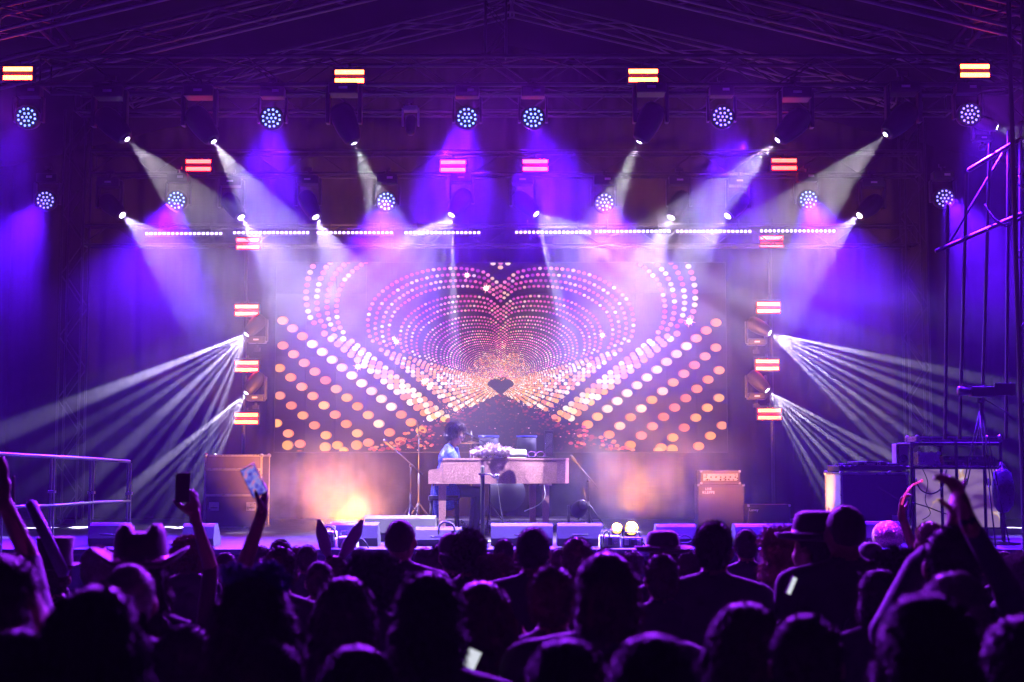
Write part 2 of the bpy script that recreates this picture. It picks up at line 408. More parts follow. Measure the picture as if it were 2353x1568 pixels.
# upper row of white beams hung from the front truss
ROW1 = [(291, 319, 45, 29, 'upper white beam light at the far left, beam slanting right above the blue wash light'),
        (490, 324, 35, 29, 'upper white beam light hanging dark above the left red strobe'),
        (813, 328, 22, 28, 'upper white beam light under the second orange strobe'),
        (1470, 325, -25, 25, 'upper white beam light under the third orange strobe, narrow beam to the left'),
        (1788, 321, -46, 27, 'tilted black beam light with bent silhouette above the right red strobe'),
        (2036, 308, -46, 29, 'upper white beam light at the far right, smoky wide beam')]
for x, y, a, sp_, lb in ROW1:
    t_ = -.12 if abs(a) < 30 else .12                     # the two inner ones point at the piano, the others at the crowd
    moving_head(P(x, y, 18.6), beam_dir(a, t_), lb, 'upper row of white beam lights', 1.15, (30000 if abs(a) < 30 else 60000)*WH, (.92, .80, .95), sp_, None, lens_r=.045)
# lower row
ROW2 = [(280, 494, 50, 38, 'lower row beam light furthest left, wide beam reaching the red strobe column'),
        (553, 499, 36, 34, 'lower row beam light above the top strobe of the left column'),
        (725, 498, 27, 38, 'lower row beam light shining on the upper left corner of the screen'),
        (1543, 499, -28, 38, 'lower row beam light shining on the upper right corner of the screen'),
        (1673, 496, -40, 34, 'lower row beam light just right of the screen corner one'),
        (1976, 495, -50, 36, 'lower row beam light furthest right, beam crossing the right strobe column')]
for x, y, a, sp_, lb in ROW2:
    moving_head(P(x, y, 22.0), beam_dir(a), lb, 'lower row of white beam lights', 1.0, 36000*WH, (.60, .50, 1), sp_, None, lens_r=.075)
# fans: a prism splits the beam into separate rays (angle from straight down, ray width, weight)
FANS = [(1038, 493, 22.0, 1.0, True, 'left of the two fan beam lights in the middle, rays down to the left', 'lower row of white beam lights',
         ((2, 6, 1.5), (-9, 5, .5), (-19, 6, .5), (-30, 7, .6), (-42, 7, .8), (-53, 8, 1.4), (-61, 7, 1.0)), .5, (.72, .64, 1)),
        (1231, 491, 22.0, 1.0, True, 'right of the two fan beam lights in the middle, rays down to the right', 'lower row of white beam lights',
         ((14, 8, 1.0), (25, 5, .4), (36, 6, .5), (46, 7, .8), (56, 8, 1.4), (65, 6, 1.5), (74, 6, .6)), .5, (.72, .64, 1)),
        (567, 768, 23.2, .85, False, 'beam light on the left strobe column, long fan of rays to the lower left', 'fan beam lights on the strobe columns',
         ((-66, 6, 1.7), (-58, 4, .5), (-51, 4, .6), (-44, 6, .9), (-37, 3, .5), (-30, 5, .6), (-22, 4, .7), (-15, 5, .6)), .12, (.70, .62, 1)),
        (567, 903, 23.2, .85, False, 'lowest beam light on the left strobe column, bright short fan', 'fan beam lights on the strobe columns',
         ((-48, 6, 1.6), (-42, 3, .9), (-37, 3, 1.0), (-32, 3, .8), (-26, 4, .9), (-20, 5, .9)), .45, (.78, .70, 1)),
        (1768, 765, 23.2, .85, False, 'beam light on the right strobe column, long fan of separate rays', 'fan beam lights on the strobe columns',
         ((76, 4, 1.2), (70, 3, .9), (65, 4, 1.0), (60, 3, 1.4), (55, 3, .6), (50, 3, 1.6), (46, 3, 1.0), (41, 4, .8)), .10, (.80, .72, 1)),
        (1762, 897, 23.2, .85, False, 'lowest beam light on the right strobe column, short fan of rays', 'fan beam lights on the strobe columns',
         ((60, 4, 1.4), (55, 3, .8), (50, 4, 1.5), (45, 3, .8), (40, 4, 1.4), (34, 3, .8), (28, 4, 1.0), (23, 3, .6)), .18, (.85, .76, 1)),
        (2290, 293, 19.4, .7, False, 'bright beam light at the right edge with a fan leaving the picture', None,
         ((86, 5, 1.0), (74, 4, .8), (66, 4, .9), (57, 5, 1.3), (49, 4, 1.0)), .3, (.85, .85, 1))]
for x, y, Y, sz, hg, lb, gp, rays, fill, colr in FANS:
    lp = P(x, y, Y); mid = sum(r[0] for r in rays)/len(rays); wide = max(r[0] for r in rays)-min(r[0] for r in rays)
    moving_head(lp, beam_dir(mid, .28), lb, gp, sz, 6000*WH*fill, colr, wide+6, None, lens_r=.07, hang=hg)
    for k, (a, w_, wt) in enumerate(rays):
        d = Vector(beam_dir(a, .22+.12*((k*7) % 3)/2)).normalized(); spot('prism_ray', lp+d*.03, d, (26000*6.5 if abs(x-1134) < 150 else 26000*50)*WH*wt, colr, w_, .55, .012)

# purple LED wash lights
FRONT = [(62, 270, 'wash light at the far left of the front truss', -8, 0), (624, 272, 'wash light on the front truss between the first beam lights', 2, 0),
         (1073, 271, 'wash light on the front truss, left of the centre pair', -8, 0), (1225, 271, 'wash light on the front truss, right of the centre pair', 12, 0),
         (1660, 269, 'wash light on the front truss between two beam lights at right', 4, 1), (2228, 263, 'wash light on the front truss below the right orange strobe', 6, 1)]
for x, y, lb, a, vi in FRONT:
    wash_light(P(x, y, 18.6), (math.sin(R(a)), -.50, -math.cos(R(a))), 'round blue LED '+lb, 'round LED wash lights on the front truss', .275, 46000, 62, violet=bool(vi), spill=12000)
MID = [(105, 461, 'wash light lower at the far left beside the drape', -14, 1), (406, 461, 'wash light lower row crossed by the first white beam', 0, 0),
       (888, 463, 'wash light lower row left of the centre above the screen', 0, 0), (1389, 466, 'wash light lower row right of the centre above the screen', 6, 1),
       (1857, 459, 'wash light lower row right, above the right strobe column', 4, 0), (2170, 456, 'wash light lower at the far right by the slanted scaffold', 16, 1)]
for x, y, lb, a, vi in MID:
    wash_light(P(x, y, 21.8), (math.sin(R(a)), -.85, -math.cos(R(a))), 'round blue LED '+lb, 'round LED wash lights in the lower row', .285, 27000, 56, violet=bool(vi))

# strobes
TOP = [(41, 169, 'at the far left end of the front truss'), (803, 176, 'left of the middle on the front truss'), (1478, 174, 'right of the middle on the front truss'), (2240, 163, 'at the right end of the front truss')]
for x, y, lb in TOP: strobe(P(x, y, 18.45), px(67, 18.45), px(30, 18.45), (1.0, .062, .010), 65, 'orange double-row strobe '+lb, 'orange strobes on the front truss')
for x, y, lb, c in ((456, 380, 'far left', (1, .013, .009)), (1041, 382, 'left of the two in the middle', (1, .012, .032)), (1230, 380, 'right of the two in the middle', (1, .012, .032)), (1802, 378, 'far right', (1, .013, .007))):
    strobe(P(x, y, 22.0), px(57, 22), px(26, 22), c, 48, 'pink-red double-row strobe in the middle height row, '+lb, 'pink-red strobes of the middle row')
for sx, lst in (('left', ((570, 560), (567, 713), (567, 842), (566, 962))), ('right', ((1773, 555), (1766, 707), (1763, 839), (1768, 952)))):
    for k, (x, y) in enumerate(lst):
        strobe(P(x, y, 23.3), px(52, 23.3), px(24, 23.3), (1, .013, .012-.0028*k), 48, 'red double-row strobe, %s of the four in the %s column' % (('topmost', 'second', 'third', 'lowest')[k], sx), 'red strobes in the %s column' % sx)
    x = sum(p[0] for p in lst)/4; r_ = thing('light_pipe', 'upright dark pipe carrying the %s column of strobes and beam lights' % sx, 'pipe', (P(x, 500, 23.5).x, 23.5, STAGE_Z))
    bar('pipe', (0, 0, 0), (0, 0, P(x, 520, 23.5).z-STAGE_Z), .028, m_alud, r_)
    mb = MB(); mb.box((0, 0, .02), (.6, .6, .04), bev=.01); mb.build('base_plate', m_black, r_)

# dotted LED bars
m_dot = mat('bar_led', (.8, .8, 1), .3, 0, 0, emit=(.55, .42, 1), estr=9, sampling='NONE')
BARS = [(337, 507, 537), (539, 707, 535), (731, 899, 535), (933, 1100, 535), (1187, 1354, 534), (1370, 1537, 532), (1557, 1723, 532), (1750, 1916, 531)]
pos = ('far left', 'second from the left', 'third from the left', 'left of the middle gap', 'right of the middle gap', 'third from the right', 'second from the right', 'far right')
for (x0, x1, y), lb in zip(BARS, pos):
    a, c = P(x0, y, 22.6), P(x1, y, 22.6); r_ = thing('light_bar', 'slim bar with a row of small violet-white LED dots, '+lb, 'light bar', (a+c)/2, group='dotted LED bars above the screen')
    L = (c-a).length
    mb = MB(); mb.box((0, .04, 0), (L+.06, .07, .075), bev=.01); mb.build('housing', m_black, r_)
    mb = MB()
    for k in range(18): mb.lathe([(0, -.012), (.014, -.010), (.021, 0)], 8, Matrix.Rotation(R(90), 3, 'X').inverted() if False else frame_from((0, -1, 0)), (-L/2+L*k/17, 0, 0))
    tag(mb.build('led_dot', m_dot, r_), kind='stuff')
    mb = MB()
    for q in (-.35, .35): mb.tube([(q*L, .05, .03), (q*L, .05, .20)], .012, 6)
    mb.build('bracket', m_alud, r_)
# small unlit moving head, pale
r_ = moving_head(P(943, 310, 20.5), (0, -.15, -1), 'small pale unlit moving head hanging left of the centre wash pair', None, .62, 0.0, lens_r=.05)
for ch in r_.children:
    if ch.name.startswith('lens') and 'ring' not in ch.name: ch.data.materials[0] = m_plastic
    if ch.name.startswith(('yoke', 'base')): ch.data.materials[0] = mat('pale_grey_housing', (.45, .42, .48), .5, 0, .1)

# amber floor lights
m_amb = mat('amber_lamp', (1, .8, .4), .3, 0, 0, emit=(1, .46, .05), estr=3.2, sampling='NONE')
AMB = (1.0, .32, .025)
def floor_par(c, label, face, power, r=.075, group=None, ang=150, dirv=None):
    root = thing('floor_light', label, 'stage light', c, group=group); M = frame_from(face)
    mb = MB(); mb.lathe([(0, .2), (r*.7, .19), (r*1.15, .10), (r*1.2, -.04), (r*1.1, -.05), (r*1.02, -.01)], 18, M); mb.build('can', m_black, root)
    mb = MB(); mb.lathe([(0, -.02), (r, -.012)], 18, M); mb.build('lens', m_amb, root)
    mb = MB(); mb.tube([(-r*1.4, 0, 0), (-r*1.4, .02, -r*1.9), (r*1.4, .02, -r*1.9), (r*1.4, 0, 0)], .01, 6); mb.build('bracket', m_alud, root)
    spot('amber_beam', Vector(c)+Vector(face).normalized()*.09, dirv or face, power, AMB, ang, .6, r*.7)
    return root
# ------------------------------------------------------------------ LED wall with the heart tunnel picture
SY = 24.0
def led_screen():
    c = P(1151, 820, SY); root = thing('led_screen', 'wide LED wall showing a tunnel of glowing dotted hearts behind the piano', 'screen', c)
    w, h = px(1038, SY), px(437, SY)
    m_scr = mat('led_wall_face', (.004, .004, .005), .95, 0, 0, emit=(.10, .02, .10), estr=.05, sampling='NONE', spec=.05)
    fr = MB(); fr.box((0, .09, 0), (w+.03, .12, h+.03), bev=.01); fr.build('cabinet', m_black, root)
    nx_, ny_ = 15, 6; cw, ch_ = w/nx_, h/ny_
    tm = MB(); tm.box((0, .016, 0), (cw-.004, .03, ch_-.004)); me = tm.mesh('panel', m_scr)
    for i in range(nx_):
        for j in range(ny_): obj('panel', me, root, (-w/2+cw*(i+.5), 0, -h/2+ch_*(j+.5)))
    # picture
    rnd = random.Random(11)
    X0, X1, Y0, Y1 = 633, 1669, 604, 1037
    dots = []                                              # x, y, rx, ry, colour, layer
    VX, VY = 1150.5, 880.0
    up = [(0, -.73), (.03, -.757), (.079, -.80), (.126, -.833), (.21, -.853), (.30, -.862), (.367, -.862), (.45, -.858), (.54, -.848), (.666, -.815), (.76, -.775), (.837, -.728), (.90, -.682),
          (.952, -.626), (.985, -.555), (1, -.48), (1.0, -.414), (.985, -.345), (.94, -.28)]
    def walk(pts, step):
        out = []; acc = 0; prev = pts[0]; out.append(prev); need = step
        for q in pts[1:]:
            seg = math.hypot(q[0]-prev[0], q[1]-prev[1]); d0 = 0
            while d0+need <= seg:
                d0 += need; f_ = d0/seg; out.append((prev[0]+(q[0]-prev[0])*f_, prev[1]+(q[1]-prev[1])*f_)); need = step
            need -= seg-d0; prev = q
        return out
    pink = [(.62, .07, .22), (.75, .13, .28), (.85, .16, .25), (.50, .06, .24), (1.0, .30, .33)]
    cream = [(1, .70, .36), (1, .80, .50), (1, .60, .26)]; salmon = [(1, .27, .08), (1, .33, .11), (1, .22, .08)]; orange = [(1, .38, .05), (1, .47, .09), (1, .30, .04)]
    def floor_y(x): return 905+.463*abs(x-VX)
    s_list = []
    for base, k in ((447, .945), (305, .945), (231, .942), (176, .945)):
        q = base
        for i in range(4): s_list.append(q); q *= k
    q = 138
    while q > 16: s_list.append(q); q *= .945
    for s_ in s_list:
        big = s_ > 320; wob = (880-.47*s_)
        curve = [(x*s_, y*s_) for x, y in up]; lx, ly = curve[-1]
        vline = [(lx, ly), (0, ly+.80*lx)]
        st = max(2.2, (.034 if big else .042)*s_); r0 = max(.9, .0148*s_)
        for sd in (-1, 1):
            for x, y in walk(curve, st):
                c_ = rnd.choice(cream) if rnd.random() < .20 else rnd.choice(pink)
                b_ = rnd.uniform(.7, 1.2) * (1.5 if s_ < 130 else 1)
                dots.append((VX+sd*x, VY+y, r0*1.05, r0*.88, tuple(k_*b_ for k_ in c_), 1))
            for x, y in walk(vline, st*(1.28 if big else 1.22))[1:]:
                X, Y_ = VX+sd*x, VY+y
                if Y_ > floor_y(X)-2: continue
                u = rnd.random(); t = 1-x/lx
                c_ = rnd.choice(cream) if u < .25+.4*t else rnd.choice(salmon if u < .8 else orange); b_ = rnd.uniform(.8, 1.35)
                rr = max(1.1, r0*1.05*(1+.15*t)); dots.append((X, Y_, rr*1.15, rr, tuple(k_*b_ for k_ in c_), 2))
    # the big near rows of lamps
    BIG = [(737, .793, 22.7), (794, .815, 24.5), (852, .84, 25.5), (915, .86, 26.5), (985, .88, 27)]
    for n_, (yi, sl, stp) in enumerate(BIG):
        for sd in (-1, 1):
            X = 650-n_*3.5+(6 if sd > 0 else 0)+(n_ % 2)*4; k_ = 0
            while X < 1010:
                Yc = yi+sl*(X-650); t = (X-650)/330.0
                xx = X if sd < 0 else 2*VX-X
                if Yc < min(floor_y(xx)+6, 1030):
                    if n_ == 0: c_ = rnd.choice(salmon) if t < .2 else rnd.choice(cream if t < .8 else orange)
                    elif n_ == 1: c_ = rnd.choice(salmon if t < .3 else (cream+orange if t < .7 else salmon))
                    else: c_ = rnd.choice(salmon+orange)
                    b_ = rnd.uniform(.85, 1.15); dots.append((xx, Yc, 13.0, 9.8, tuple(q_*b_ for q_ in c_), 3))
                    if Yc > 985 and n_ > 1 and rnd.random() < .8:      # mirrored lamp just below
                        dots.append((xx-1.5, Yc+27, 13.5, 11.5, tuple(q_*.8 for q_ in rnd.choice(orange)), 3))
                X += stp; k_ += 1
    for X in (668, 690, 712): pass
    for xx, yy in ((1133, 606), (1167, 606), (1150, 615)): dots.append((xx, yy, 6.5, 4.6, rnd.choice(cream), 3))
    for xx, yy in ((790, 1035), (1512, 1035)): dots.append((xx, yy, 11, 8, orange[1], 3))
    for k_ in range(16):
        dots.append((700+rnd.uniform(-20, 20), 0, 1, 1, (0, 0, 0), 9))
    # glitter in the far end and red glitter on the mirror floor
    for k_ in range(5200):
        a = rnd.gauss(0, 1); X = VX+a*62; Yc = rnd.uniform(800, 985)
        if Yc > floor_y(X)-1: continue
        lim = (Yc-790)*1.15
        if abs(X-VX) > lim+10: continue
        if Yc < VY-.55*abs(X-VX)-55: continue
        c_ = rnd.choice(salmon+cream+orange); b_ = rnd.uniform(.35, 1.15)
        rr = rnd.uniform(.7, 1.5); dots.append((X, Yc, rr*1.15, rr, tuple(q_*b_ for q_ in c_), 2))
    for k_ in range(1900):
        X = VX+rnd.uniform(-300, 300); Yc = rnd.uniform(905, 1036); d_ = Yc-floor_y(X)
        if d_ < 0: continue
        e = math.exp(-d_/22.0)
        if rnd.random() > .25+.75*e: continue
        red = (rnd.uniform(.16, .45), rnd.uniform(.008, .04), rnd.uniform(.012, .04)); b_ = .15+.75*e
        rr = rnd.uniform(.8, 2.0)*(1+1.2*e*min(1, abs(X-VX)/180)); 
        if rnd.random() < .06: red, rr, b_ = (1, .5, .3), rnd.uniform(.7, 1.4), 1
        dots.append((X, Yc, rr*1.6, rr, tuple(q_*b_ for q_ in red), 4))
    for k_ in range(90):                                   # messy orange reflections at the foot of both sides
        sd = rnd.choice((-1, 1)); X = VX+sd*rnd.uniform(150, 305); Yc = rnd.uniform(floor_y(X)-12, 1034)
        if Yc < floor_y(X)-14: continue
        c_ = rnd.choice(salmon+[(.9, .07, .06), (.8, .1, .1)]); rr = rnd.uniform(1.5, 4.5); dots.append((X, Yc, rr*1.4, rr*.9, tuple(q_*rnd.uniform(.5, 1) for q_ in c_), 4))
    # dark heart at the vanishing point with its reflection
    def inside_heart(X, Yc):
        x, y = (X-VX)/28.0, (Yc-886)/22.0
        if y < 0: 
            return (abs(x)-.5)**2+(y+.10)**2*1.1 < .34
        return abs(x) < 1.06-1.05*y and y < 1.02
    V = []; F = []; C = []
    Mw = lambda X, Yc, dz: (P(X, Yc, SY)-c)-Vector((0, dz, 0))
    def poly(pts, col, dz):
        o = len(V)
        for p in pts: V.append(tuple(Mw(p[0], p[1], dz)))
        F.append(tuple(range(o, o+len(pts)))); C.append(col)
    poly([(1150, 903), (1128, 920), (1122, 928), (1178, 928), (1172, 920)], (.010, .004, .010), .0065)
    idx = 0
    for X, Yc, rx, ry, col, ly in dots:
        if ly == 9: continue
        if ly in (1, 2) and (inside_heart(X, Yc)): continue
        n = 14 if rx > 8 else (9 if rx > 3 else (6 if rx > 1.6 else 4)); idx += 1
        pts = [(X+rx*math.cos(2*math.pi*k/n), Yc+ry*math.sin(2*math.pi*k/n)) for k in range(n)]
        pts = [(min(max(a, X0), X1), min(max(b_, Y0), Y1)) for a, b_ in pts]
        if max(p[0] for p in pts)-min(p[0] for p in pts) < .3 or max(p[1] for p in pts)-min(p[1] for p in pts) < .3: continue
        dz = .004+.0011*ly+(idx % 50)*.00001
        if ly == 3 and rx > 8:                              # darker rim and off-centre core of the near lamps
            poly(pts, tuple(k_*.72 for k_ in col[:1])+tuple(k_*.5 for k_ in col[1:]), dz)
            sh = 1.6*(1 if X < VX else -1)
            pts2 = [(X-sh+(rx-1.7)*math.cos(2*math.pi*k/n), Yc+.3+(ry-1.0)*math.sin(2*math.pi*k/n)) for k in range(n)]
            pts2 = [(min(max(a, X0), X1), min(max(b_, Y0), Y1)) for a, b_ in pts2]
            if max(p[0] for p in pts2)-min(p[0] for p in pts2) > .5: poly(pts2, col, dz+.0006)
        else: poly(pts, col, dz)
    # sparkles
    for X, Yc, r_ in ((823, 843, 13), (911, 786, 11), (975, 877, 12), (988, 887, 11), (1117, 663, 13), (1073, 633, 11), (1584, 739, 15), (1384, 771, 11), (1354, 839, 10), (905, 778, 8)):
        pts = []
        for k in range(16):
            rr = (r_ if k % 2 == 0 else r_*.30) * (1 if k % 4 == 0 else .8); a = 2*math.pi*k/16+.2; pts.append((X+rr*math.cos(a), Yc+rr*math.sin(a)))
        poly(pts, (2.2, .9, .65), .0095)
        poly([(X+r_*.42*math.cos(2*math.pi*k/10), Yc+r_*.42*math.sin(2*math.pi*k/10)) for k in range(10)], (3, 2.6, 2.2), .0100)
    me = bpy.data.meshes.new('picture'); me.from_pydata(V, [], F); me.update()
    ca = me.color_attributes.new('glow', 'FLOAT_COLOR', 'CORNER'); buf = []
    for f_, col in zip(F, C): buf += list((*col, 1))*len(f_)
    ca.data.foreach_set('color', buf)
    m = bpy.data.materials.new('led_picture'); m.use_nodes = True; nt = m.node_tree; b = nt.nodes['Principled BSDF']
    b.inputs['Base Color'].default_value = (.01, .01, .01, 1); b.inputs['Roughness'].default_value = .95; b.inputs['Specular IOR Level'].default_value = .05
    at = nt.nodes.new('ShaderNodeAttribute'); at.attribute_name = 'glow'; nt.links.new(at.outputs['Color'], b.inputs['Emission Color'])
    b.inputs['Emission Strength'].default_value = SCREEN_GAIN; m.cycles.emission_sampling = 'FRONT'
    me.materials.append(m); o = obj('picture', me, root); tag(o, kind='stuff')
    return root
SCREEN_GAIN = 1.2
led_screen()
# ------------------------------------------------------------------ props on stage
def glitter(name, col, rough=.3, metal=.7, scale=110, amt=.9, emit=None, coat=.0):
    m = bpy.data.materials.new(name); m.use_nodes = True; nt = m.node_tree; b = nt.nodes['Principled BSDF']
    b.inputs['Base Color'].default_value = (*col, 1); b.inputs['Metallic'].default_value = metal; b.inputs['Roughness'].default_value = rough
    tc = nt.nodes.new('ShaderNodeTexCoord'); v = nt.nodes.new('ShaderNodeTexVoronoi'); v.inputs['Scale'].default_value = scale
    nt.links.new(tc.outputs['Object'], v.inputs['Vector'])
    sb = nt.nodes.new('ShaderNodeVectorMath'); sb.operation = 'SUBTRACT'; sb.inputs[1].default_value = (.5, .5, .5); nt.links.new(v.outputs['Color'], sb.inputs[0])
    sc = nt.nodes.new('ShaderNodeVectorMath'); sc.operation = 'SCALE'; nt.links.new(sb.outputs[0], sc.inputs[0])
    s0 = nt.nodes.new('ShaderNodeSeparateXYZ'); nt.links.new(v.outputs['Color'], s0.inputs[0]); m0 = nt.nodes.new('ShaderNodeMapRange')
    m0.inputs['From Min'].default_value = .80; m0.inputs['From Max'].default_value = .84; m0.inputs['To Min'].default_value = amt*.22; m0.inputs['To Max'].default_value = amt
    nt.links.new(s0.outputs[2], m0.inputs['Value']); nt.links.new(m0.outputs['Result'], sc.inputs['Scale'])
    ge = nt.nodes.new('ShaderNodeNewGeometry'); ad = nt.nodes.new('ShaderNodeVectorMath'); ad.operation = 'ADD'
    nt.links.new(ge.outputs['Normal'], ad.inputs[0]); nt.links.new(sc.outputs[0], ad.inputs[1])
    nm = nt.nodes.new('ShaderNodeVectorMath'); nm.operation = 'NORMALIZE'; nt.links.new(ad.outputs[0], nm.inputs[0]); nt.links.new(nm.outputs[0], b.inputs['Normal'])
    mr = nt.nodes.new('ShaderNodeMapRange'); mr.inputs['To Min'].default_value = .55; mr.inputs['To Max'].default_value = 1.25
    sp = nt.nodes.new('ShaderNodeSeparateXYZ'); nt.links.new(v.outputs['Color'], sp.inputs[0]); nt.links.new(sp.outputs[1], mr.inputs['Value'])
    mx = nt.nodes.new('ShaderNodeMix'); mx.data_type = 'RGBA'; mx.blend_type = 'MULTIPLY'; mx.inputs[0].default_value = 1; mx.inputs[6].default_value = (*col, 1)
    nt.links.new(mr.outputs['Result'], mx.inputs[7]); nt.links.new(mx.outputs[2], b.inputs['Base Color'])
    return m
m_piano = glitter('rose_glitter_lacquer', (.50, .26, .32), .38, .2, 210, 1.0)
m_sequin = glitter('blue_sequins', (.05, .09, .62), .3, .5, 110, 1.3)
m_keyw = mat('white_keys', (.7, .68, .62), .3, 0, .05)
m_wedge = mat('grey_speaker_paint', (.032, .032, .035), .6, 0, .2, 60, .3)
m_grille = mat('speaker_grille', (.03, .03, .03), .6, .3, .2, 150, .4)
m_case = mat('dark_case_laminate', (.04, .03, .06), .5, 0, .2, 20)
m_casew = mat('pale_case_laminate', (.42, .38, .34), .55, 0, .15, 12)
m_edge = mat('case_edge_metal', (.5, .5, .52), .3, .9, .15, 20)
m_white = mat('white_plastic', (.7, .7, .72), .4, 0, .1)
m_straw = mat('straw', (.62, .50, .30), .7, 0, .2, 90, .3)
m_ribbon = mat('dark_ribbon', (.02, .02, .03), .6, 0, .1)

def piano():
    base = P(985, 1112, 19.7); base.z = STAGE_Z
    L = px(323, 19.7); zt = P(1150, 1053, 19.7).z-STAGE_Z; zb = P(1150, 1112, 19.7).z-STAGE_Z; zk = P(985, 1079, 19.7).z-STAGE_Z
    root = thing('piano', 'rose pink glitter grand piano on square legs in the middle of the stage', 'piano', base)
    k = L/1.95
    def outline(x0):
        near = [(x0, -.10), (.50, -.10), (.72, -.08), (.92, .0), (1.12, .10), (1.35, .16), (1.58, .16), (1.78, .19), (1.9, .28), (1.95, .42)]
        far = [(1.95, .9), (1.9, 1.15), (1.72, 1.28), (x0, 1.3)]
        return [(x*k, y) for x, y in near+far]
    def extr(ol, z0, z1):
        n = len(ol); vs = [(x, y, z0) for x, y in ol]+[(x, y, z1) for x, y in ol]
        return vs, [tuple(range(n-1, -1, -1)), tuple(range(n, 2*n))]+[(i, (i+1) % n, (i+1) % n+n, i+n) for i in range(n)]
    mb = MB(); mb.add(*extr(outline(.20), zb, zt-.03)); b_ = mb.build('case', m_piano, root)
    mb = MB(); mb.add(*extr([(x+(.004 if x > .5 else 0), y-.006 if y < .6 else y+.006) for x, y in outline(.195)], zt-.027, zt)); mb.build('lid', m_piano, root)
    # cheek: low arm with a curved shoulder rising to the case
    prof = [(0, zb), (0, zk-.03), (.012*k, zk-.008), (.05*k, zk), (.13*k, zk+.01), (.165*k, zk+.04), (.18*k, zt-.05), (.192*k, zt-.03), (.198*k, zb)]
    for y0 in (-.10, 1.22):
        mb = MB(); mb.prism(prof, y0, y0+.08); mb.build('cheek', m_piano, root)
    mb = MB(); mb.box((.09*k, .56, zb+.03), (.17*k, 1.3, .06)); mb.build('key_bed', m_piano, root)
    mb = MB()
    for i in range(52): mb.box((.085*k, -.005+i*.0232, zb+.075), (.14*k, .0222, .025))
    tag(mb.build('white_key', m_keyw, root), kind='stuff')
    mb = MB()
    for i in range(36): mb.box((.115*k, .012+i*.0335, zb+.094), (.08*k, .011, .012))
    tag(mb.build('black_key', m_plastic, root), kind='stuff')
    for x, y in ((.19, .0), (1.62, .26), (1.45, 1.1)):
        x *= k
        mb = MB(); t = .052
        mb.add([(x-t, y-t, zb-.03), (x+t, y-t, zb-.03), (x+t, y+t, zb-.03), (x-t, y+t, zb-.03), (x-t*.8, y-t*.8, 0), (x+t*.8, y-t*.8, 0), (x+t*.8, y+t*.8, 0), (x-t*.8, y+t*.8, 0)],
               [(0, 1, 2, 3), (7, 6, 5, 4), (0, 4, 5, 1), (1, 5, 6, 2), (2, 6, 7, 3), (3, 7, 4, 0)])
        mb.box((x, y, zb-.014), (.17, .17, .03), bev=.008); mb.build('leg', m_piano, root)
    return base, zt, k
PB, PZT, PK = piano()
ptop = STAGE_Z+PZT
# boa
def boa():
    rnd = random.Random(5); c = P(1130, 1050, 19.75); c.z = ptop
    root = thing('feather_boa', 'fluffy pale pink feather boa heaped on the piano lid', 'boa', c)
    m = mat('pink_feather', (.92, .62, .78), .8, 0, .15, 30, sheen=.5)
    mb = MB(); pts = []
    for i in range(60):
        t = i/59; pts.append(Vector((-.25+.5*t+.03*math.sin(t*23), .10*math.sin(t*14), .045+.05*abs(math.sin(t*8+.6))+.05*max(0, math.sin(t*4-.6)))))
    for p in pts[::3]: mb.ball(p, (.05, .05, .04), 8, 5)
    for p in pts:
        for q in range(34):
            d = Vector((rnd.gauss(0, 1), rnd.gauss(0, 1), rnd.gauss(.25, .8))).normalized(); l = rnd.uniform(.05, .10); s_ = d.cross(Vector((rnd.random(), rnd.random(), rnd.random()))).normalized()*rnd.uniform(.003, .008)
            tip = p+d*l+Vector((0, 0, -.02*rnd.random())); 
            if tip.z < .003: tip.z = .003
            mb.add([p+d*.02-s_, p+d*.02+s_, p+d*l*.7+s_*1.3, tip, p+d*l*.7-s_*1.3], [(0, 1, 2, 3, 4)])
    mb.build('feathers', m, root)
boa()
c = P(1191, 1050, 19.6); c.z = ptop; r_ = thing('straw_hat', 'cream straw boater hat with dark band on the piano lid', 'hat', c)
mb = MB(); mb.lathe([(.155, .0), (.16, .006), (.12, .012), (.118, .02), (.112, .10), (.10, .118), (0, .122)], 28); mb.build('crown', m_straw, r_)
mb = MB(); mb.lathe([(.1215, .014), (.1195, .055), (.1165, .055)], 28); mb.build('band', m_ribbon, r_)
c = P(1240, 1052, 19.6); c.z = ptop; r_ = thing('tablet', 'thin dark tablet lying near the right end of the piano lid', 'tablet', c)
mb = MB(); mb.box((0, 0, .012), (.36, .24, .018), bev=.006); mb.build('body', m_plastic, r_)
mb = MB(); mb.box((0, 0, .0225), (.33, .21, .002)); mb.build('glass', mat('tablet_glass', (.01, .01, .015), .08, 0, 0), r_)
c = P(1232, 1050, 19.9); c.z = ptop; r_ = thing('sunglasses', 'shiny purple novelty sunglasses left on the piano lid beside the hat', 'sunglasses', c)
m_vio = glitter('violet_foil', (.35, .12, .6), .25, .8, 60, 1.2)
for q in (-1, 1):
    mb = MB(); mb.tube([(q*.06+.055*math.cos(a*math.pi/6), 0, .055+.04*math.sin(a*math.pi/6)) for a in range(13)], .008, 6); mb.build('rim', m_vio, r_)
    mb = MB(); mb.tube([(q*.115, .005, .07), (q*.14, .12, .02), (q*.15, .15, .012)], .006, 6); mb.build('temple', m_vio, r_)
mb = MB(); mb.tube([(-.01, 0, .065), (0, 0, .07), (.01, 0, .065)], .006, 6); mb.build('bridge', m_vio, r_)
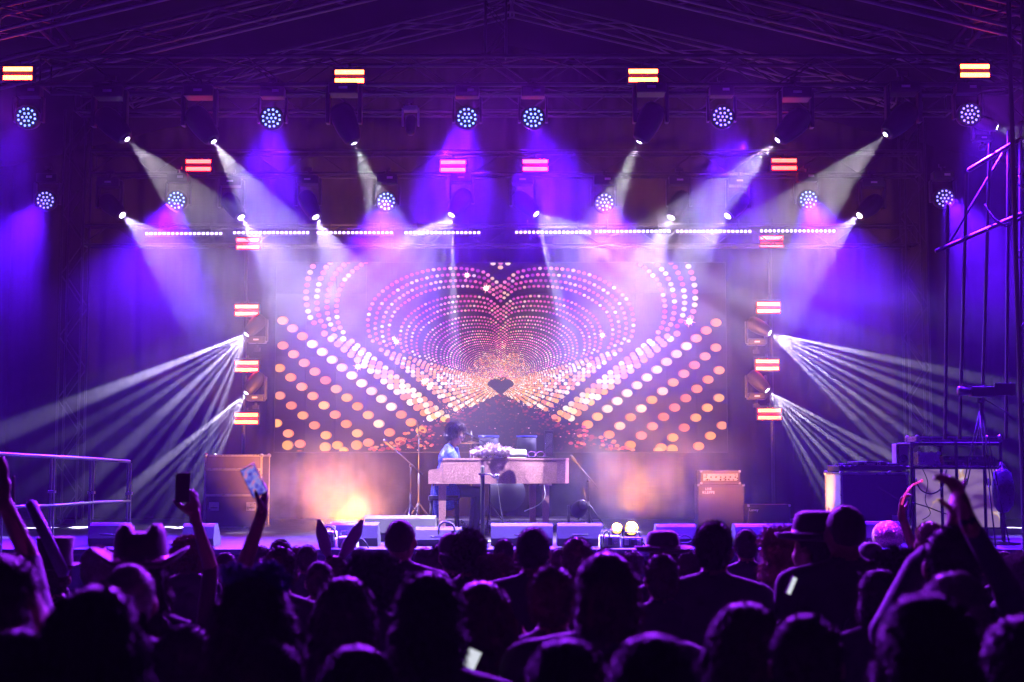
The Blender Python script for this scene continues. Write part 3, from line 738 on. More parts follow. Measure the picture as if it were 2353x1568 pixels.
# tall framed glass lantern on the piano
c = P(1261, 1045, 20.1); c.z = ptop; h = P(1261, 992, 20.1).z-ptop; w = px(18, 20.1); r_ = thing('glass_lantern', 'tall clear box lantern with a diagonal bar standing on the piano', 'lantern', c)
for a in (-1, 1):
    for b in (-1, 1): bar('post', (a*w/2, b*w/2, .01), (a*w/2, b*w/2, h), .006, m_alu, r_, 6)
mb = MB(); mb.box((0, 0, .008), (w*1.1, w*1.1, .016)); mb.build('base', m_plastic, r_)
mb = MB(); mb.box((0, 0, h), (w*1.15, w*1.15, .03), bev=.005); mb.build('top', m_alu, r_)
bar('diagonal', (-w/2, -w/2, h*.3), (w/2, -w/2, h*.62), .006, m_alu, r_, 6)
m_glass = bpy.data.materials.new('thin_glass'); m_glass.use_nodes = True
b = m_glass.node_tree.nodes['Principled BSDF']; b.inputs['Base Color'].default_value = (.9, .85, 1, 1); b.inputs['Roughness'].default_value = .05; b.inputs['Alpha'].default_value = .18
for a, b2, sx, sy in ((0, -1, w*.9, .002), (0, 1, w*.9, .002), (-1, 0, .002, w*.9), (1, 0, .002, w*.9)):
    mb = MB(); mb.box((a*w*.47, b2*w*.47, h*.5), (sx, sy, h*.93)); mb.build('pane', m_glass, r_)

# ------- microphone stands
def on_stage(dx, Y): 
    p = P(dx, 1100, Y); return Vector((p.x, Y, STAGE_Z))
c = on_stage(1109, 18.3); top = P(1109, 1070, 18.3).z-STAGE_Z
r_ = thing('microphone_stand', 'thick black upright pole with silver clamp arm in front of the piano', 'stand', c)
mb = MB(); mb.tube([(0, 0, .03), (0, 0, top-.03), (0, 0, top)], [.026, .026, .012], 12); mb.build('pole', m_black, r_)
mb = MB(); mb.lathe([(.16, 0), (.16, .02), (.04, .035), (.03, .05)], 24); mb.build('base', m_black, r_)
zc = P(1109, 1090, 18.3).z-STAGE_Z
mb = MB(); mb.box((-.01, -.01, zc), (.09, .07, .024), bev=.005); mb.build('clamp', m_chrome, r_)
mb = MB(); mb.tube([(.03, -.01, zc), (.09, -.01, zc+.005), (.15, -.01, zc-.045), (.18, -.01, zc-.04)], [.012, .012, .014, .010], 8); mb.build('arm', m_chrome, r_)
mb = MB(); mb.lathe([(0, -.03), (.02, -.025), (.028, .0), (.022, .03), (0, .035)], 12, None, (.185, -.01, zc-.03)); mb.build('clip', m_chrome, r_)
mb = MB(); mb.tube([(.185, -.01, zc-.06), (.20, -.012, zc-.25), (.25, -.02, zc-.55), (.295, -.03, .10), (.30, -.04, .012), (.5, -.05, .012)], .007, 6); mb.build('cable', m_rubber, r_)
def boom_stand(c, h, boom, label, mic=True):
    r_ = thing('boom_stand', label, 'stand', c)
    mb = MB(); mb.tube([(0, 0, .05), (0, 0, h*.6)], .014, 8); mb.tube([(0, 0, h*.55), (0, 0, h)], .009, 8); mb.build('pole', m_alud, r_)
    for k in range(3):
        a = 2*math.pi*k/3+.4; mb = MB(); mb.tube([(0, 0, .42), (.32*math.cos(a), .32*math.sin(a), .015)], .011, 8); mb.build('leg', m_alud, r_)
        mb = MB(); mb.tube([(0, 0, .16), (.20*math.cos(a), .20*math.sin(a), .165)], .006, 6); mb.build('strut', m_alud, r_)
    mb = MB(); mb.ball((0, 0, h), .026, 10, 6); mb.build('knuckle', m_alud, r_)
    a, b = Vector(boom[0]), Vector(boom[1])
    mb = MB(); mb.tube([Vector((0, 0, h))+a, Vector((0, 0, h))+b], .008, 8); mb.build('boom', m_alud, r_)
    if mic:
        d = (b-a).normalized(); e = Vector((0, 0, h))+b; mb = MB(); mb.tube([e, e+d*.05, e+d*.12, e+d*.15, e+d*.20, e+d*.22], [.008, .016, .018, .026, .026, .012], 10); mb.build('microphone', m_black, r_)
    return r_
boom_stand(on_stage(944, 20.4), P(942, 1070, 20.4).z-STAGE_Z, ((.17, 0, -.13), (-.22, -.05, .22)), 'grey boom stand with slanting arm at the left of the piano')
boom_stand(on_stage(962, 21.2), P(960, 1000, 21.2).z-STAGE_Z, ((0, .1, -.05), (0, -.1, .08)), 'tall upright stand behind the slanting boom stand')
boom_stand(on_stage(1352, 20.8), P(1352, 1105, 20.8).z-STAGE_Z, ((.15, 0, -.12), (-.12, 0, .20)), 'small stand in the amber glow to the right of the piano')
# singer's microphone reaching over the keyboard
boom_stand(Vector((on_stage(1125, 20.9).x, 20.9, STAGE_Z)), 1.28, ((.25, .0, -.12), (-.22, -.25, .10)), 'dark boom stand behind the piano holding the microphone at the singer', True)

# ------- drum kit behind
c = on_stage(1150, 21.9); r_ = thing('drum_kit', 'dim drum kit with two blue-rimmed toms behind the piano', 'drum kit', c)
m_shell = mat('violet_drum_shell', (.010, .008, .02), .75, 0, .15); m_rim = mat('blue_drum_hoop', (.05, .06, .8), .3, .4, .05)
for x, z in ((-.18, .0), (.40, .0)):
    zz = P(1150, 1003, 21.9).z-STAGE_Z
    mb = MB(); mb.lathe([(.15, -.24), (.15, 0), (0, .0)], 24, None, (x, 0, zz)); t = mb.build('tom', m_shell, r_)
    mb = MB(); mb.lathe([(.152, -.015), (.16, -.015), (.16, .01), (.146, .01)], 24, None, (x, 0, zz)); mb.build('hoop', m_rim, t)
mb = MB(); mb.lathe([(.28, -.2), (.28, .2), (0, .2)], 28, Matrix.Rotation(R(90), 3, 'X'), (.1, -.1, .55)); mb.build('bass_drum', m_black, r_)
mb = MB(); mb.tube([(.1, 0, .75), (-.1, 0, 1.05)], .012, 6); mb.tube([(.1, 0, .75), (.32, 0, 1.05)], .012, 6); mb.tube([(-.45, .1, 0), (-.45, .1, 1.5)], .012, 6); mb.build('hardware', m_chrome, r_)
mb = MB(); mb.lathe([(.23, .0), (.10, .02), (.02, .035), (0, .04)], 24, None, (-.45, .1, 1.3)); mb.build('cymbal', mat('bronze_cymbal', (.6, .4, .18), .3, 1, .1), r_)
# riser with pale front edge
a, b = P(955, 1192, 20.9), P(1345, 1192, 20.9)
r_ = thing('riser', 'low riser with pale metal edge behind the piano legs', 'riser', (0, 0, STAGE_Z))
mb = MB(); mb.box(((a.x+b.x)/2, 21.9, .14), (b.x-a.x, 2.0, .03)); mb.build('deck', m_stage, r_)
mb = MB(); mb.box(((a.x+b.x)/2, 20.89, .14), (b.x-a.x, .02, .075), bev=.004); mb.build('edge', m_edge, r_)
for k in range(5):
    x = a.x+.05+(b.x-a.x-.1)*k/4; mb = MB(); mb.tube([(x, 20.95, 0), (x, 20.95, .12)], .02, 8); mb.tube([(x, 20.94, .11), (x+(.2 if k < 4 else -.2), 20.94, .01)], .008, 6); mb.build('leg', m_edge, r_)
r_ = moving_head(P(1340, 1160, 20.3)+Vector((0, 0, 0)), (.2, -.9, .3), 'unlit moving light sitting on the riser at the right of the piano', None, .8, 0.0, lens_r=.06, hang=False)
for ch in r_.children:
    if ch.name.startswith('lens') and 'ring' not in ch.name: ch.data.materials[0] = m_plastic

# ------- wedge monitors
def wedge(x0, x1, ytop, Y, label, depth=.42, m=m_wedge, slope=.16):
    a, b = P(x0, ytop, Y), P(x1, ytop, Y); h = a.z-STAGE_Z; w = b.x-a.x
    r_ = thing('wedge_monitor', label, 'speaker', ((a.x+b.x)/2, Y, STAGE_Z), (0, 0, 0), 'wedge monitors along the stage edge')
    prof = [(0.0, 0), (-.03, h*.35), (.02, h-.03), (.05, h), (depth*.55, h), (depth*1.0, h*.30), (depth, 0)]
    n = len(prof); rr = .0
    mb = MB(); vs = [(-w/2, y, z) for y, z in prof]+[(w/2, y, z) for y, z in prof]
    mb.add(vs, [tuple(range(n)), tuple(range(2*n-1, n-1, -1))]+[(i, i+n, (i+1) % n+n, (i+1) % n) for i in range(n)]); mb.build('cabinet', m, r_)
    mb = MB(); y0, z0, y1, z1 = depth*.57, h-.005, depth*.985, h*.32; off = Vector((0, h*.68, depth*.43)).normalized()*.006
    mb.add([Vector((-w*.47, y0, z0))+off, Vector((w*.47, y0, z0))+off, Vector((w*.47, y1, z1))+off, Vector((-w*.47, y1, z1))+off], [(0, 1, 2, 3)]); mb.build('grille', m_grille, r_)
    mb = MB(); mb.tube([(-.09, -.028, h*.52), (-.08, -.055, h*.52), (.08, -.055, h*.52), (.09, -.028, h*.52)], .011, 6); mb.build('handle', m_black, r_)
    return r_
wedge(205, 292, 1203, 17.5, 'wedge monitor furthest left behind the grey-haired head')
wedge(420, 492, 1205, 17.5, 'wedge monitor just right of the raised arm with the dark phone')
wedge(760, 868, 1202, 17.5, 'wedge monitor with lit side, in front of the golden smoke')
wedge(838, 1000, 1187, 18.5, 'large dark wedge monitor left behind the bald head', .6)
wedge(955, 1060, 1213, 17.55, 'grey wedge monitor under the left leg of the piano')
wedge(1128, 1270, 1204, 17.55, 'grey wedge monitor right of the thick black pole')
wedge(1281, 1385, 1204, 17.5, 'wedge monitor below the right leg of the piano')
wedge(1508, 1600, 1206, 17.5, 'black wedge monitor behind the person in the trilby')
wedge(1690, 1826, 1206, 17.5, 'black wedge monitor beside the single amber floor light', .5, m_case)
wedge(1985, 2070, 1200, 17.5, 'black wedge monitor in front of the flight case', .5, m_case)

# ------- power boxes and plugs at the stage edge
def cable(pts, label, r=.010, m=None):
    mb = MB(); P_ = [Vector(p) for p in pts]; sm = []
    for i in range(len(P_)-1):
        p0, p1, p2, p3 = P_[max(i-1, 0)], P_[i], P_[i+1], P_[min(i+2, len(P_)-1)]
        for k in range(5):
            t = k/5; sm.append(.5*((2*p1)+(p2-p0)*t+(2*p0-5*p1+4*p2-p3)*t*t+(3*p1-p0-3*p2+p3)*t**3))
    sm.append(P_[-1]); mb.tube(sm, r, 6); return tag(mb.build('cable', m or m_rubber), label, 'cable')
def power_box(x0, x1, y0, Y, label, col):
    a, b = P(x0, y0, Y), P(x1, y0, Y); w = b.x-a.x; h = a.z-STAGE_Z
    r_ = thing('power_box', label, 'power box', ((a.x+b.x)/2, Y, STAGE_Z))
    mb = MB(); mb.box((0, .12, h*.5), (w, .24, h), bev=.012); mb.build('case', col, r_)
    for k in range(3): mb = MB(); mb.box((-w*.3+k*w*.3, -.012, h*.55), (w*.2, .02, h*.6), bev=.006); mb.build('socket_cover', m_edge if k != 1 else m_plastic, r_)
    mb = MB(); mb.tube([(-w*.4, .12, h), (-w*.38, .12, h+.06), (w*.38, .12, h+.06), (w*.4, .12, h)], .009, 6); mb.build('handle', m_edge, r_)
    return r_
m_violet_lit_box = mat('lilac_light_in_paint', (.45, .42, .6), .45, 0, .15)  # purple stage light on the box is put into its base colour
power_box(742, 770, 1222, 17.2, 'small white power box with hood below the golden smoke', m_white)
power_box(776, 820, 1234, 17.15, 'flat white control box with wire handle in front of the wedge', m_white)
power_box(1378, 1425, 1232, 17.2, 'power box coloured as lilac-lit, with a fat pale plug by the amber pair', m_violet_lit_box)
power_box(1430, 1478, 1236, 17.25, 'dark power box standing right under the amber pair', m_case)
cable([P(735, 1232, 17.15), P(745, 1212, 17.15), P(765, 1214, 17.15), P(772, 1235, 17.15)], 'black cable looping over the small white power box', .012)
cable([P(818, 1250, 17.1), P(830, 1238, 17.1), P(842, 1250, 17.1), P(850, 1268, 17.1)], 'bundle of black cable beside the flat white control box', .010)
cable([P(1008, 1228, 17.4), P(1010, 1208, 17.4), P(1022, 1200, 17.4), P(1040, 1206, 17.4), P(1046, 1222, 17.4)], 'grey cable hoop with plug on the wedge under the piano', .013, m_wedge)
cable([P(1386, 1262, 17.1), P(1388, 1228, 17.1), P(1396, 1222, 17.1), P(1402, 1235, 17.1)], 'black cable rising behind the lilac power box', .010)
cable([P(1476, 1245, 17.1), P(1486, 1262, 17.1), P(1480, 1282, 17.1), P(1470, 1285, 17.1)], 'black cable drooping right of the dark power box', .010)
cable([P(1558, 1236, 17.4), P(1575, 1230, 17.4), P(1590, 1240, 17.4), P(1580, 1248, 17.4), P(1560, 1247, 17.4)], 'coil of cable on the wedge behind the trilby', .008)
cable([P(1340, 1120, 20), P(1346, 1150, 20), P(1356, 1185, 20), P(1362, 1200, 19.9)], 'thin cable hanging by the amber glow right of the piano', .007)
cable([P(1250, 1115, 19.8), P(1252, 1140, 19.7), P(1238, 1160, 19.7), P(1205, 1175, 19.7)], 'white cable drooping below the piano case', .007, m_white)

# ------- amps
def amp(x0, x1, y0, y1, Y, label, cat, text=None, head=False, z0=None):
    a, b = P(x0, y0, Y), P(x1, y1, Y); w = b.x-a.x; zt = a.z; zb = STAGE_Z if z0 is None else z0; h = zt-zb
    r_ = thing('guitar_amp', label, cat, ((a.x+b.x)/2, Y, zb))
    mb = MB(); mb.box((0, .2, h/2), (w, .4, h), bev=.012); mb.build('cabinet', m_case, r_)
    mb = MB(); mb.box((0, -.004, h/2), (w*.92, .012, h*.86)); mb.build('grille_cloth', mat('grille_cloth', (.07, .055, .06), .8, 0, .2, 200, .3), r_)
    for sx in (-1, 1):
        for sz in (0, 1): mb = MB(); mb.box((sx*(w/2-.012), .0, .014+sz*(h-.028)), (.034, .03, .034), bev=.008); mb.build('corner', m_edge, r_)
    if head:
        mb = MB(); mb.box((0, -.012, h*.5), (w*.86, .01, h*.5)); mb.build('control_panel', m_edge, r_)
        for k in range(7):
            mb = MB(); mb.tube([(-w*.36+k*w*.12, -.018, h*.5), (-w*.36+k*w*.12, -.035, h*.5)], .012, 8); mb.build('knob', m_plastic, r_)
    return r_, w, h
def text(s, parent, loc, size, m, name='lettering', rot=(R(90), 0, 0)):
    cu = bpy.data.curves.new(name, 'FONT'); cu.body = s; cu.size = size; cu.align_x = 'CENTER'; cu.align_y = 'CENTER'; cu.extrude = .0008
    to = bpy.data.objects.new('tmp', cu); COL.objects.link(to); dg = bpy.context.evaluated_depsgraph_get(); me = bpy.data.meshes.new_from_object(to.evaluated_get(dg)); bpy.data.objects.remove(to)
    me.materials.clear(); me.materials.append(m); o = obj(name, me, parent, loc, rot); return o
m_pale = mat('pale_lettering', (.65, .66, .55), .6, 0, .1)
AY = 21.6
r_, w, h = amp(1603, 1712, 1113, 1215, AY, 'tall dark speaker cabinet with pale stencilled letters right of the amber glow', 'amplifier'); zt = P(1603, 1113, AY).z
text('LIVE', r_, (-w*.27, -.012, h-px(11, AY)), px(8, AY), m_pale); text('KLEPPE', r_, (-w*.27, -.012, h-px(19, AY)), px(9, AY), m_pale)
amp(1609, 1702, 1081, 1110, AY, 'amplifier head with knobs on top of the tall speaker cabinet', 'amplifier', head=True, z0=zt+.002)
r_, w, h = amp(1718, 1817, 1160, 1215, 21.2, 'low wide bass speaker cabinet with a framed badge', 'amplifier')
mb = MB(); mb.box((-w*.36, -.012, h-px(12, 21.2)), (px(24, 21.2), .006, px(11, 21.2))); mb.build('badge', m_plastic, r_)
text('Laney', r_, (-w*.36, -.016, h-px(12, 21.2)), px(9, 21.2), m_pale)
# ------- flight cases
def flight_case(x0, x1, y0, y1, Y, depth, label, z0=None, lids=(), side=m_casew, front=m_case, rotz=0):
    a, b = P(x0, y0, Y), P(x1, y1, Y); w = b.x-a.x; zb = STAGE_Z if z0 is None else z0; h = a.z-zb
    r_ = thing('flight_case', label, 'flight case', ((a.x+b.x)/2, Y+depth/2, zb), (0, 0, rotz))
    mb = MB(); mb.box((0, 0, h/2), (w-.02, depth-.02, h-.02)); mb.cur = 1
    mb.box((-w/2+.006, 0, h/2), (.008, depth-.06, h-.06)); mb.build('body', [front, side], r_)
    e = .028
    for sx in (-1, 1):
        for sy in (-1, 1):
            mb = MB(); mb.box((sx*(w/2-e/2), sy*(depth/2-e/2), h/2), (e, e, h-.002)); mb.build('edge_rail', m_edge, r_)
            for sz in (0, 1): mb = MB(); mb.ball((sx*(w/2-e/2), sy*(depth/2-e/2), e/2+sz*(h-e)), .034, 8, 6); mb.build('corner_ball', m_edge, r_)
    for sz in (0, 1):
        for sy in (-1, 1): mb = MB(); mb.box((0, sy*(depth/2-e/2), e/2+sz*(h-e)), (w-2*e-.002, e*.98, e*.98)); mb.build('edge_rail', m_edge, r_)
        for sx in (-1, 1): mb = MB(); mb.box((sx*(w/2-e/2), 0, e/2+sz*(h-e)), (e*.98, depth-2*e-.002, e*.98)); mb.build('edge_rail', m_edge, r_)
    for l in lids: mb = MB(); mb.box((0, -depth/2-.002, h*l), (w, .012, .035)); mb.build('lid_rail', m_edge, r_)
    for q in (-.32, .32):
        if h > .35:
            mb = MB(); mb.box((q*w, -depth/2-.004, h*.30), (.15, .012, .13)); hh = mb.build('handle_plate', m_edge, r_)
            mb = MB(); mb.tube([(q*w-.05, -depth/2-.012, h*.28), (q*w-.045, -depth/2-.03, h*.28), (q*w+.045, -depth/2-.03, h*.28), (q*w+.05, -depth/2-.012, h*.28)], .008, 6); mb.build('handle', m_plastic, r_)
    for q in (-.25, .25):
        if h > .35: mb = MB(); mb.box((-w/2-.002, q*depth, h*.42), (.012, .05, .10)); mb.build('latch', m_edge, r_)
    return r_, w, h
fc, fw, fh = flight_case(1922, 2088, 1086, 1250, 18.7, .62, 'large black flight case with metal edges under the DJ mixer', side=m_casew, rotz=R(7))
flight_case(470, 600, 1045, 1250, 22.0, .7, 'tall pale flight case in the haze behind the white light beam at left', lids=(.45, .80), side=m_case)
zt = STAGE_Z+fh
# DJ mixer
r_ = thing('dj_mixer', 'black DJ mixer with lettering on top of the large flight case', 'mixer', (fc.location.x, fc.location.y-.05, zt+.002), (0, 0, R(7)))
mb = MB(); mb.box((0, 0, .05), (fw*1.0, .44, .07), bev=.01); mb.build('body', m_plastic, r_)
mb = MB(); mb.box((0, .0, .115), (fw*.42, .42, .055), bev=.014); mb.build('centre_unit', m_plastic, r_)
for q in (-1, 1):
    mb = MB(); mb.lathe([(.12, 0), (.12, .02), (.11, .03), (0, .03)], 24, None, (q*fw*.34, .0, .086)); mb.build('jog_wheel', m_black, r_)
    for k in range(4): mb = MB(); mb.box((q*fw*.34-.12+k*.08, -.19, .09), (.04, .03, .015)); mb.build('pad', m_edge if k == 0 else m_case, r_)
for q in (-1, 1): mb = MB(); mb.tube([(q*fw*.42, -.1, 0), (q*fw*.42, -.1, .02)], .03, 10); mb.build('foot', m_rubber, r_)
text('Pioneer DJ', r_, (0, -.2125, .113), .05, m_pale)
# speaker cube on rack side
c = P(2076, 1069, 19.4); r_ = thing('speaker_box', 'pale lit upright speaker box behind the flight case', 'speaker', (c.x, 19.4, STAGE_Z))
hh = P(2076, 1020, 19.4).z-STAGE_Z
mb = MB(); mb.box((0, .15, hh-.16), (.15, .3, .32), bev=.01); mb.build('cabinet', m_casew, r_)
mb = MB(); mb.lathe([(.05, 0), (.055, .01), (.02, -.005), (0, 0)], 16, frame_from((0, 1, 0)), (0, -.003, hh-.2)); mb.build('woofer', m_plastic, r_)
mb = MB(); mb.tube([(0, .15, .02), (0, .15, hh-.32)], .018, 8); mb.box((0, .15, .012), (.3, .3, .022)); mb.build('stand_pole', m_black, r_)
# rack frame
RY = 18.6; rx0, rx1 = P(2095, 1020, RY).x, P(2300, 1020, RY).x; rz = P(2100, 1020, RY).z; rm = P(2100, 1075, RY).z
r_ = thing('equipment_rack', 'black tube rack of two shelves at the right side of the stage', 'rack', ((rx0+rx1)/2, RY+.35, STAGE_Z)); W = rx1-rx0
for sx in (-1, 0, 1):
    for sy in (-1, 1): bar('post', (sx*W/2, sy*.33, 0), (sx*W/2, sy*.33, rz-STAGE_Z+.02), .022, m_black, r_)
for z in (rm-STAGE_Z, rz-STAGE_Z-.0):
    for sy in (-1, 1): bar('rail', (-W/2, sy*.33, z), (W/2, sy*.33, z), .02, m_black, r_)
    for sx in (-1, 1): bar('rail', (sx*W/2, -.33, z), (sx*W/2, .33, z), .02, m_black, r_)
mb = MB(); mb.box((0, 0, rm-STAGE_Z+.012), (W-.05, .62, .015)); mb.build('shelf', m_case, r_)
mb = MB(); mb.box((0, 0, rz-STAGE_Z+.012), (W-.05, .62, .015)); mb.build('shelf', m_case, r_)
flight_case(2106, 2300, 1003, 1018, RY+.08, .5, 'shallow flight case lid lying on the top shelf of the rack', z0=rz+.03, side=m_casew)
flight_case(2110, 2160, 1040, 1070, RY+.05, .35, 'small metal-edged box on the lower rack shelf', z0=rm+.03, side=m_edge, front=m_edge)
# receiver units on shelf
for k, (x0, x1, y0, y1, lb) in enumerate(((2170, 2285, 1048, 1060, 'upper of two slim black rack units on the lower shelf'), (2170, 2285, 1061, 1073, 'lower of two slim black rack units on the lower shelf'))):
    a, b = P(x0, y0, RY+.1), P(x1, y1, RY+.1); r2 = thing('rack_unit', lb, 'rack unit', ((a.x+b.x)/2, RY+.3, rm+.0215+(1-k)*.067))
    mb = MB(); mb.box((0, 0, .032), (b.x-a.x, .35, .062), bev=.006); mb.build('body', m_plastic, r2)
    for q in range(5): mb = MB(); mb.tube([(-.25+q*.09, -.175, .032), (-.25+q*.09, -.19, .032)], .012, 8); mb.build('knob', m_edge, r2)
# picture board under the rack; its emission stands in for light falling on it
def panel_mat():
    m = bpy.data.materials.new('board_with_added_glow'); m.use_nodes = True; nt = m.node_tree; b = nt.nodes['Principled BSDF']; b.inputs['Base Color'].default_value = (.05, .05, .05, 1); b.inputs['Roughness'].default_value = .4
    tc = nt.nodes.new('ShaderNodeTexCoord'); n = nt.nodes.new('ShaderNodeTexNoise'); n.inputs['Scale'].default_value = 1.7; n.inputs['Detail'].default_value = 2; n.inputs['Distortion'].default_value = 1.2
    mp = nt.nodes.new('ShaderNodeMapping'); mp.inputs['Scale'].default_value = (1, 1, 1.7); mp.inputs['Location'].default_value = (.35, .1, .2); nt.links.new(tc.outputs['Object'], mp.inputs[0]); nt.links.new(mp.outputs[0], n.inputs['Vector'])
    cr = nt.nodes.new('ShaderNodeValToRGB'); e = cr.color_ramp.elements; e[0].position = .30; e[0].color = (.10, .03, .16, 1); e[1].position = .80; e[1].color = (.9, .85, 1, 1)
    for p_, c_ in ((.43, (.30, .17, .36, 1)), (.55, (.36, .22, .40, 1)), (.60, (.75, .45, .20, 1)), (.64, (.80, .70, .95, 1)), (.70, (.42, .28, .50, 1))): q = e.new(p_); q.color = c_
    nt.links.new(n.outputs['Fac'], cr.inputs[0]); nt.links.new(cr.outputs[0], b.inputs['Emission Color']); b.inputs['Emission Strength'].default_value = .75; m.cycles.emission_sampling = 'NONE'
    return m
PY = 19.35; a, b = P(2103, 1078, PY), P(2298, 1212, PY)
r_ = thing('picture_board', 'white board with blurred violet picture and added glow behind the rack', 'screen', ((a.x+b.x)/2, PY, b.z))
mb = MB(); mb.box((0, .03, (a.z-b.z)/2), (b.x-a.x+.04, .05, a.z-b.z+.04), bev=.006); mb.build('housing', m_plastic, r_)
mb = MB(); mb.box((0, .002, (a.z-b.z)/2), (b.x-a.x, .004, a.z-b.z)); mb.build('picture', panel_mat(), r_)
mb = MB()
for q in (-1, 1): mb.tube([(q*.4, .04, .05), (q*.4, .04, STAGE_Z-b.z+.01)], .02, 8)
mb.build('stand', m_black, r_)
cable([P(2104, 1100, 18.45), P(2115, 1125, 18.4), P(2140, 1135, 18.4), P(2165, 1120, 18.4), P(2175, 1080, 18.5)], 'black cable sagging in front of the picture board', .010)
cable([P(2120, 1078, 18.5), P(2132, 1110, 18.5), P(2126, 1150, 18.5), P(2138, 1180, 18.5), P(2120, 1195, 18.5)], 'thin tangled cable hanging down the picture board', .006)
cable([P(2095, 1155, 18.4), P(2130, 1165, 18.4), P(2170, 1180, 18.4), P(2200, 1186, 18.4)], 'black cable slanting down across the foot of the picture board', .009)
cable([P(2020, 1120, 18.3), P(2050, 1140, 18.3), P(2085, 1158, 18.35)], 'cable slanting over the front of the large flight case', .006)
# camera on tripod
TY = 17.5; c = P(2262, 1200, TY); apex = P(2262, 945, TY).z-STAGE_Z
r_ = thing('camera_tripod', 'video camera with fluid head on a tall tripod at the right edge of the stage', 'tripod', (c.x, TY, STAGE_Z))
for k in range(3):
    an = 2*math.pi*k/3+.5; mb = MB()
    for o_ in (-.02, .02): mb.tube([(o_, 0, apex), (.22*math.cos(an)+o_, .22*math.sin(an), apex*.45)], .008, 6)
    mb.tube([(.2*math.cos(an), .2*math.sin(an), apex*.5), (.42*math.cos(an), .42*math.sin(an), .015)], .010, 6); mb.build('leg', m_alud, r_)
mb = MB(); mb.tube([(0, 0, apex-.03), (0, 0, apex+.16)], .022, 8); mb.lathe([(.045, 0), (.05, .05), (.02, .06)], 12, None, (0, 0, apex+.1)); mb.build('fluid_head', m_black, r_)
mb = MB(); mb.tube([(.05, 0, apex+.14), (.22, -.1, apex+.02), (.36, -.16, apex-.12)], .009, 6); mb.build('pan_handle', m_alud, r_)
mb = MB(); mb.box((.02, .03, apex+.24), (.28, .16, .12), bev=.012); mb.tube([(-.12, .03, apex+.25), (-.27, .03, apex+.25)], [.05, .06], 12); mb.build('camera_body', m_plastic, r_)
mb = MB(); mb.box((.30, 0, apex+.27), (.26, .02, .15), bev=.008); mb.build('monitor', m_plastic, r_)
mb = MB(); mb.box((-.08, .02, apex+.32), (.30, .03, .016)); mb.build('top_handle', m_chrome, r_)
# hanging bag
BY = 17.9; c = P(2303, 1078, BY); r_ = thing('equipment_bag', 'dark crumpled bag hanging at the rack end beside the mast', 'bag', (c.x, BY, STAGE_Z))
zt_ = P(2303, 1075, BY).z-STAGE_Z; zl = P(2303, 1180, BY).z-STAGE_Z
mb = MB(); prof = [(.03, zt_), (.11, zt_-.06), (.14, (zt_+zl)/2), (.12, zl+.1), (.06, zl+.02), (0, zl)]
mb.lathe(prof, 16); mb.v = [(x*(1+.25*noise.noise(Vector((x*9, y*9, z*6)))), y*.7*(1+.25*noise.noise(Vector((x*9, y*9, z*6+5)))), z) for x, y, z in mb.v]; mb.build('body', mat('black_nylon', (.03, .028, .05), .3, 0, .3, 25, .6), r_)
mb = MB(); mb.tube([(0, 0, 0.02), (0, 0, zt_+.05)], .016, 8); mb.lathe([(.2, 0), (.2, .02), (.03, .03)], 16); mb.build('stand_pole', m_black, r_)
mb = MB(); mb.tube([(-.06, 0, zt_-.02), (0, .02, zt_+.07), (.06, 0, zt_-.02)], .010, 6); mb.build('strap', m_ribbon, r_)
# golden round drum / sparkling disc
c = P(2040, 1250, 17.3); r_ = thing('golden_disc', 'round golden sparkling drum seen behind the raised arm with the pink stick', 'drum', (c.x, 17.3, STAGE_Z))
rr = px(34, 17.3); zc_ = P(2040, 1232, 17.3).z-STAGE_Z
mb = MB(); mb.lathe([(rr, -.06), (rr, .06), (0, .065)], 28, frame_from((0, 1, -.1)), (0, 0, zc_)); mb.build('shell', glitter('gold_glitter', (.75, .48, .2), .3, .6, 90, .9), r_)
mb = MB(); mb.tube([(-.1, .1, 0), (0, .05, zc_)], .015, 6); mb.tube([(.1, .1, 0), (0, .05, zc_)], .015, 6); mb.build('stand', m_alud, r_)

# ------- silver handrail at the left
HY = 17.6
r_ = thing('handrail', 'silver tube handrail of the stage ramp at the left edge', 'handrail', (0, 0, 0))
tp = [(-30, 1040, 16.2), (5, 1044, 16.6), (122, 1050, 17.3), (212, 1055, 18.0), (298, 1061, 18.9)]
ml = [(-30, 1166, 16.2), (5, 1166, 16.6), (122, 1162, 17.3), (212, 1155, 18.0), (298, 1152, 18.9)]
for k in range(4):
    bar('top_rail', P(*tp[k]), P(*tp[k+1]), .021, m_rail, r_)
    bar('middle_rail', P(*ml[k]), P(*ml[k+1]), .018, m_rail, r_)
for k in range(1, 5):
    t = P(*tp[k]); bar('post', (t.x-.018, t.y, STAGE_Z if k > 2 else .0), (t.x-.018, t.y, t.z-.02), .017, m_rail, r_)
    bar('post', (t.x+.02, t.y, STAGE_Z if k > 2 else .0), (t.x+.02, t.y, t.z-.02), .012, m_rail, r_)
    mb = MB(); mb.box((t.x, t.y-.005, t.z-.42), (.09, .05, .035), bev=.008); mb.build('coupler', m_edge, r_)

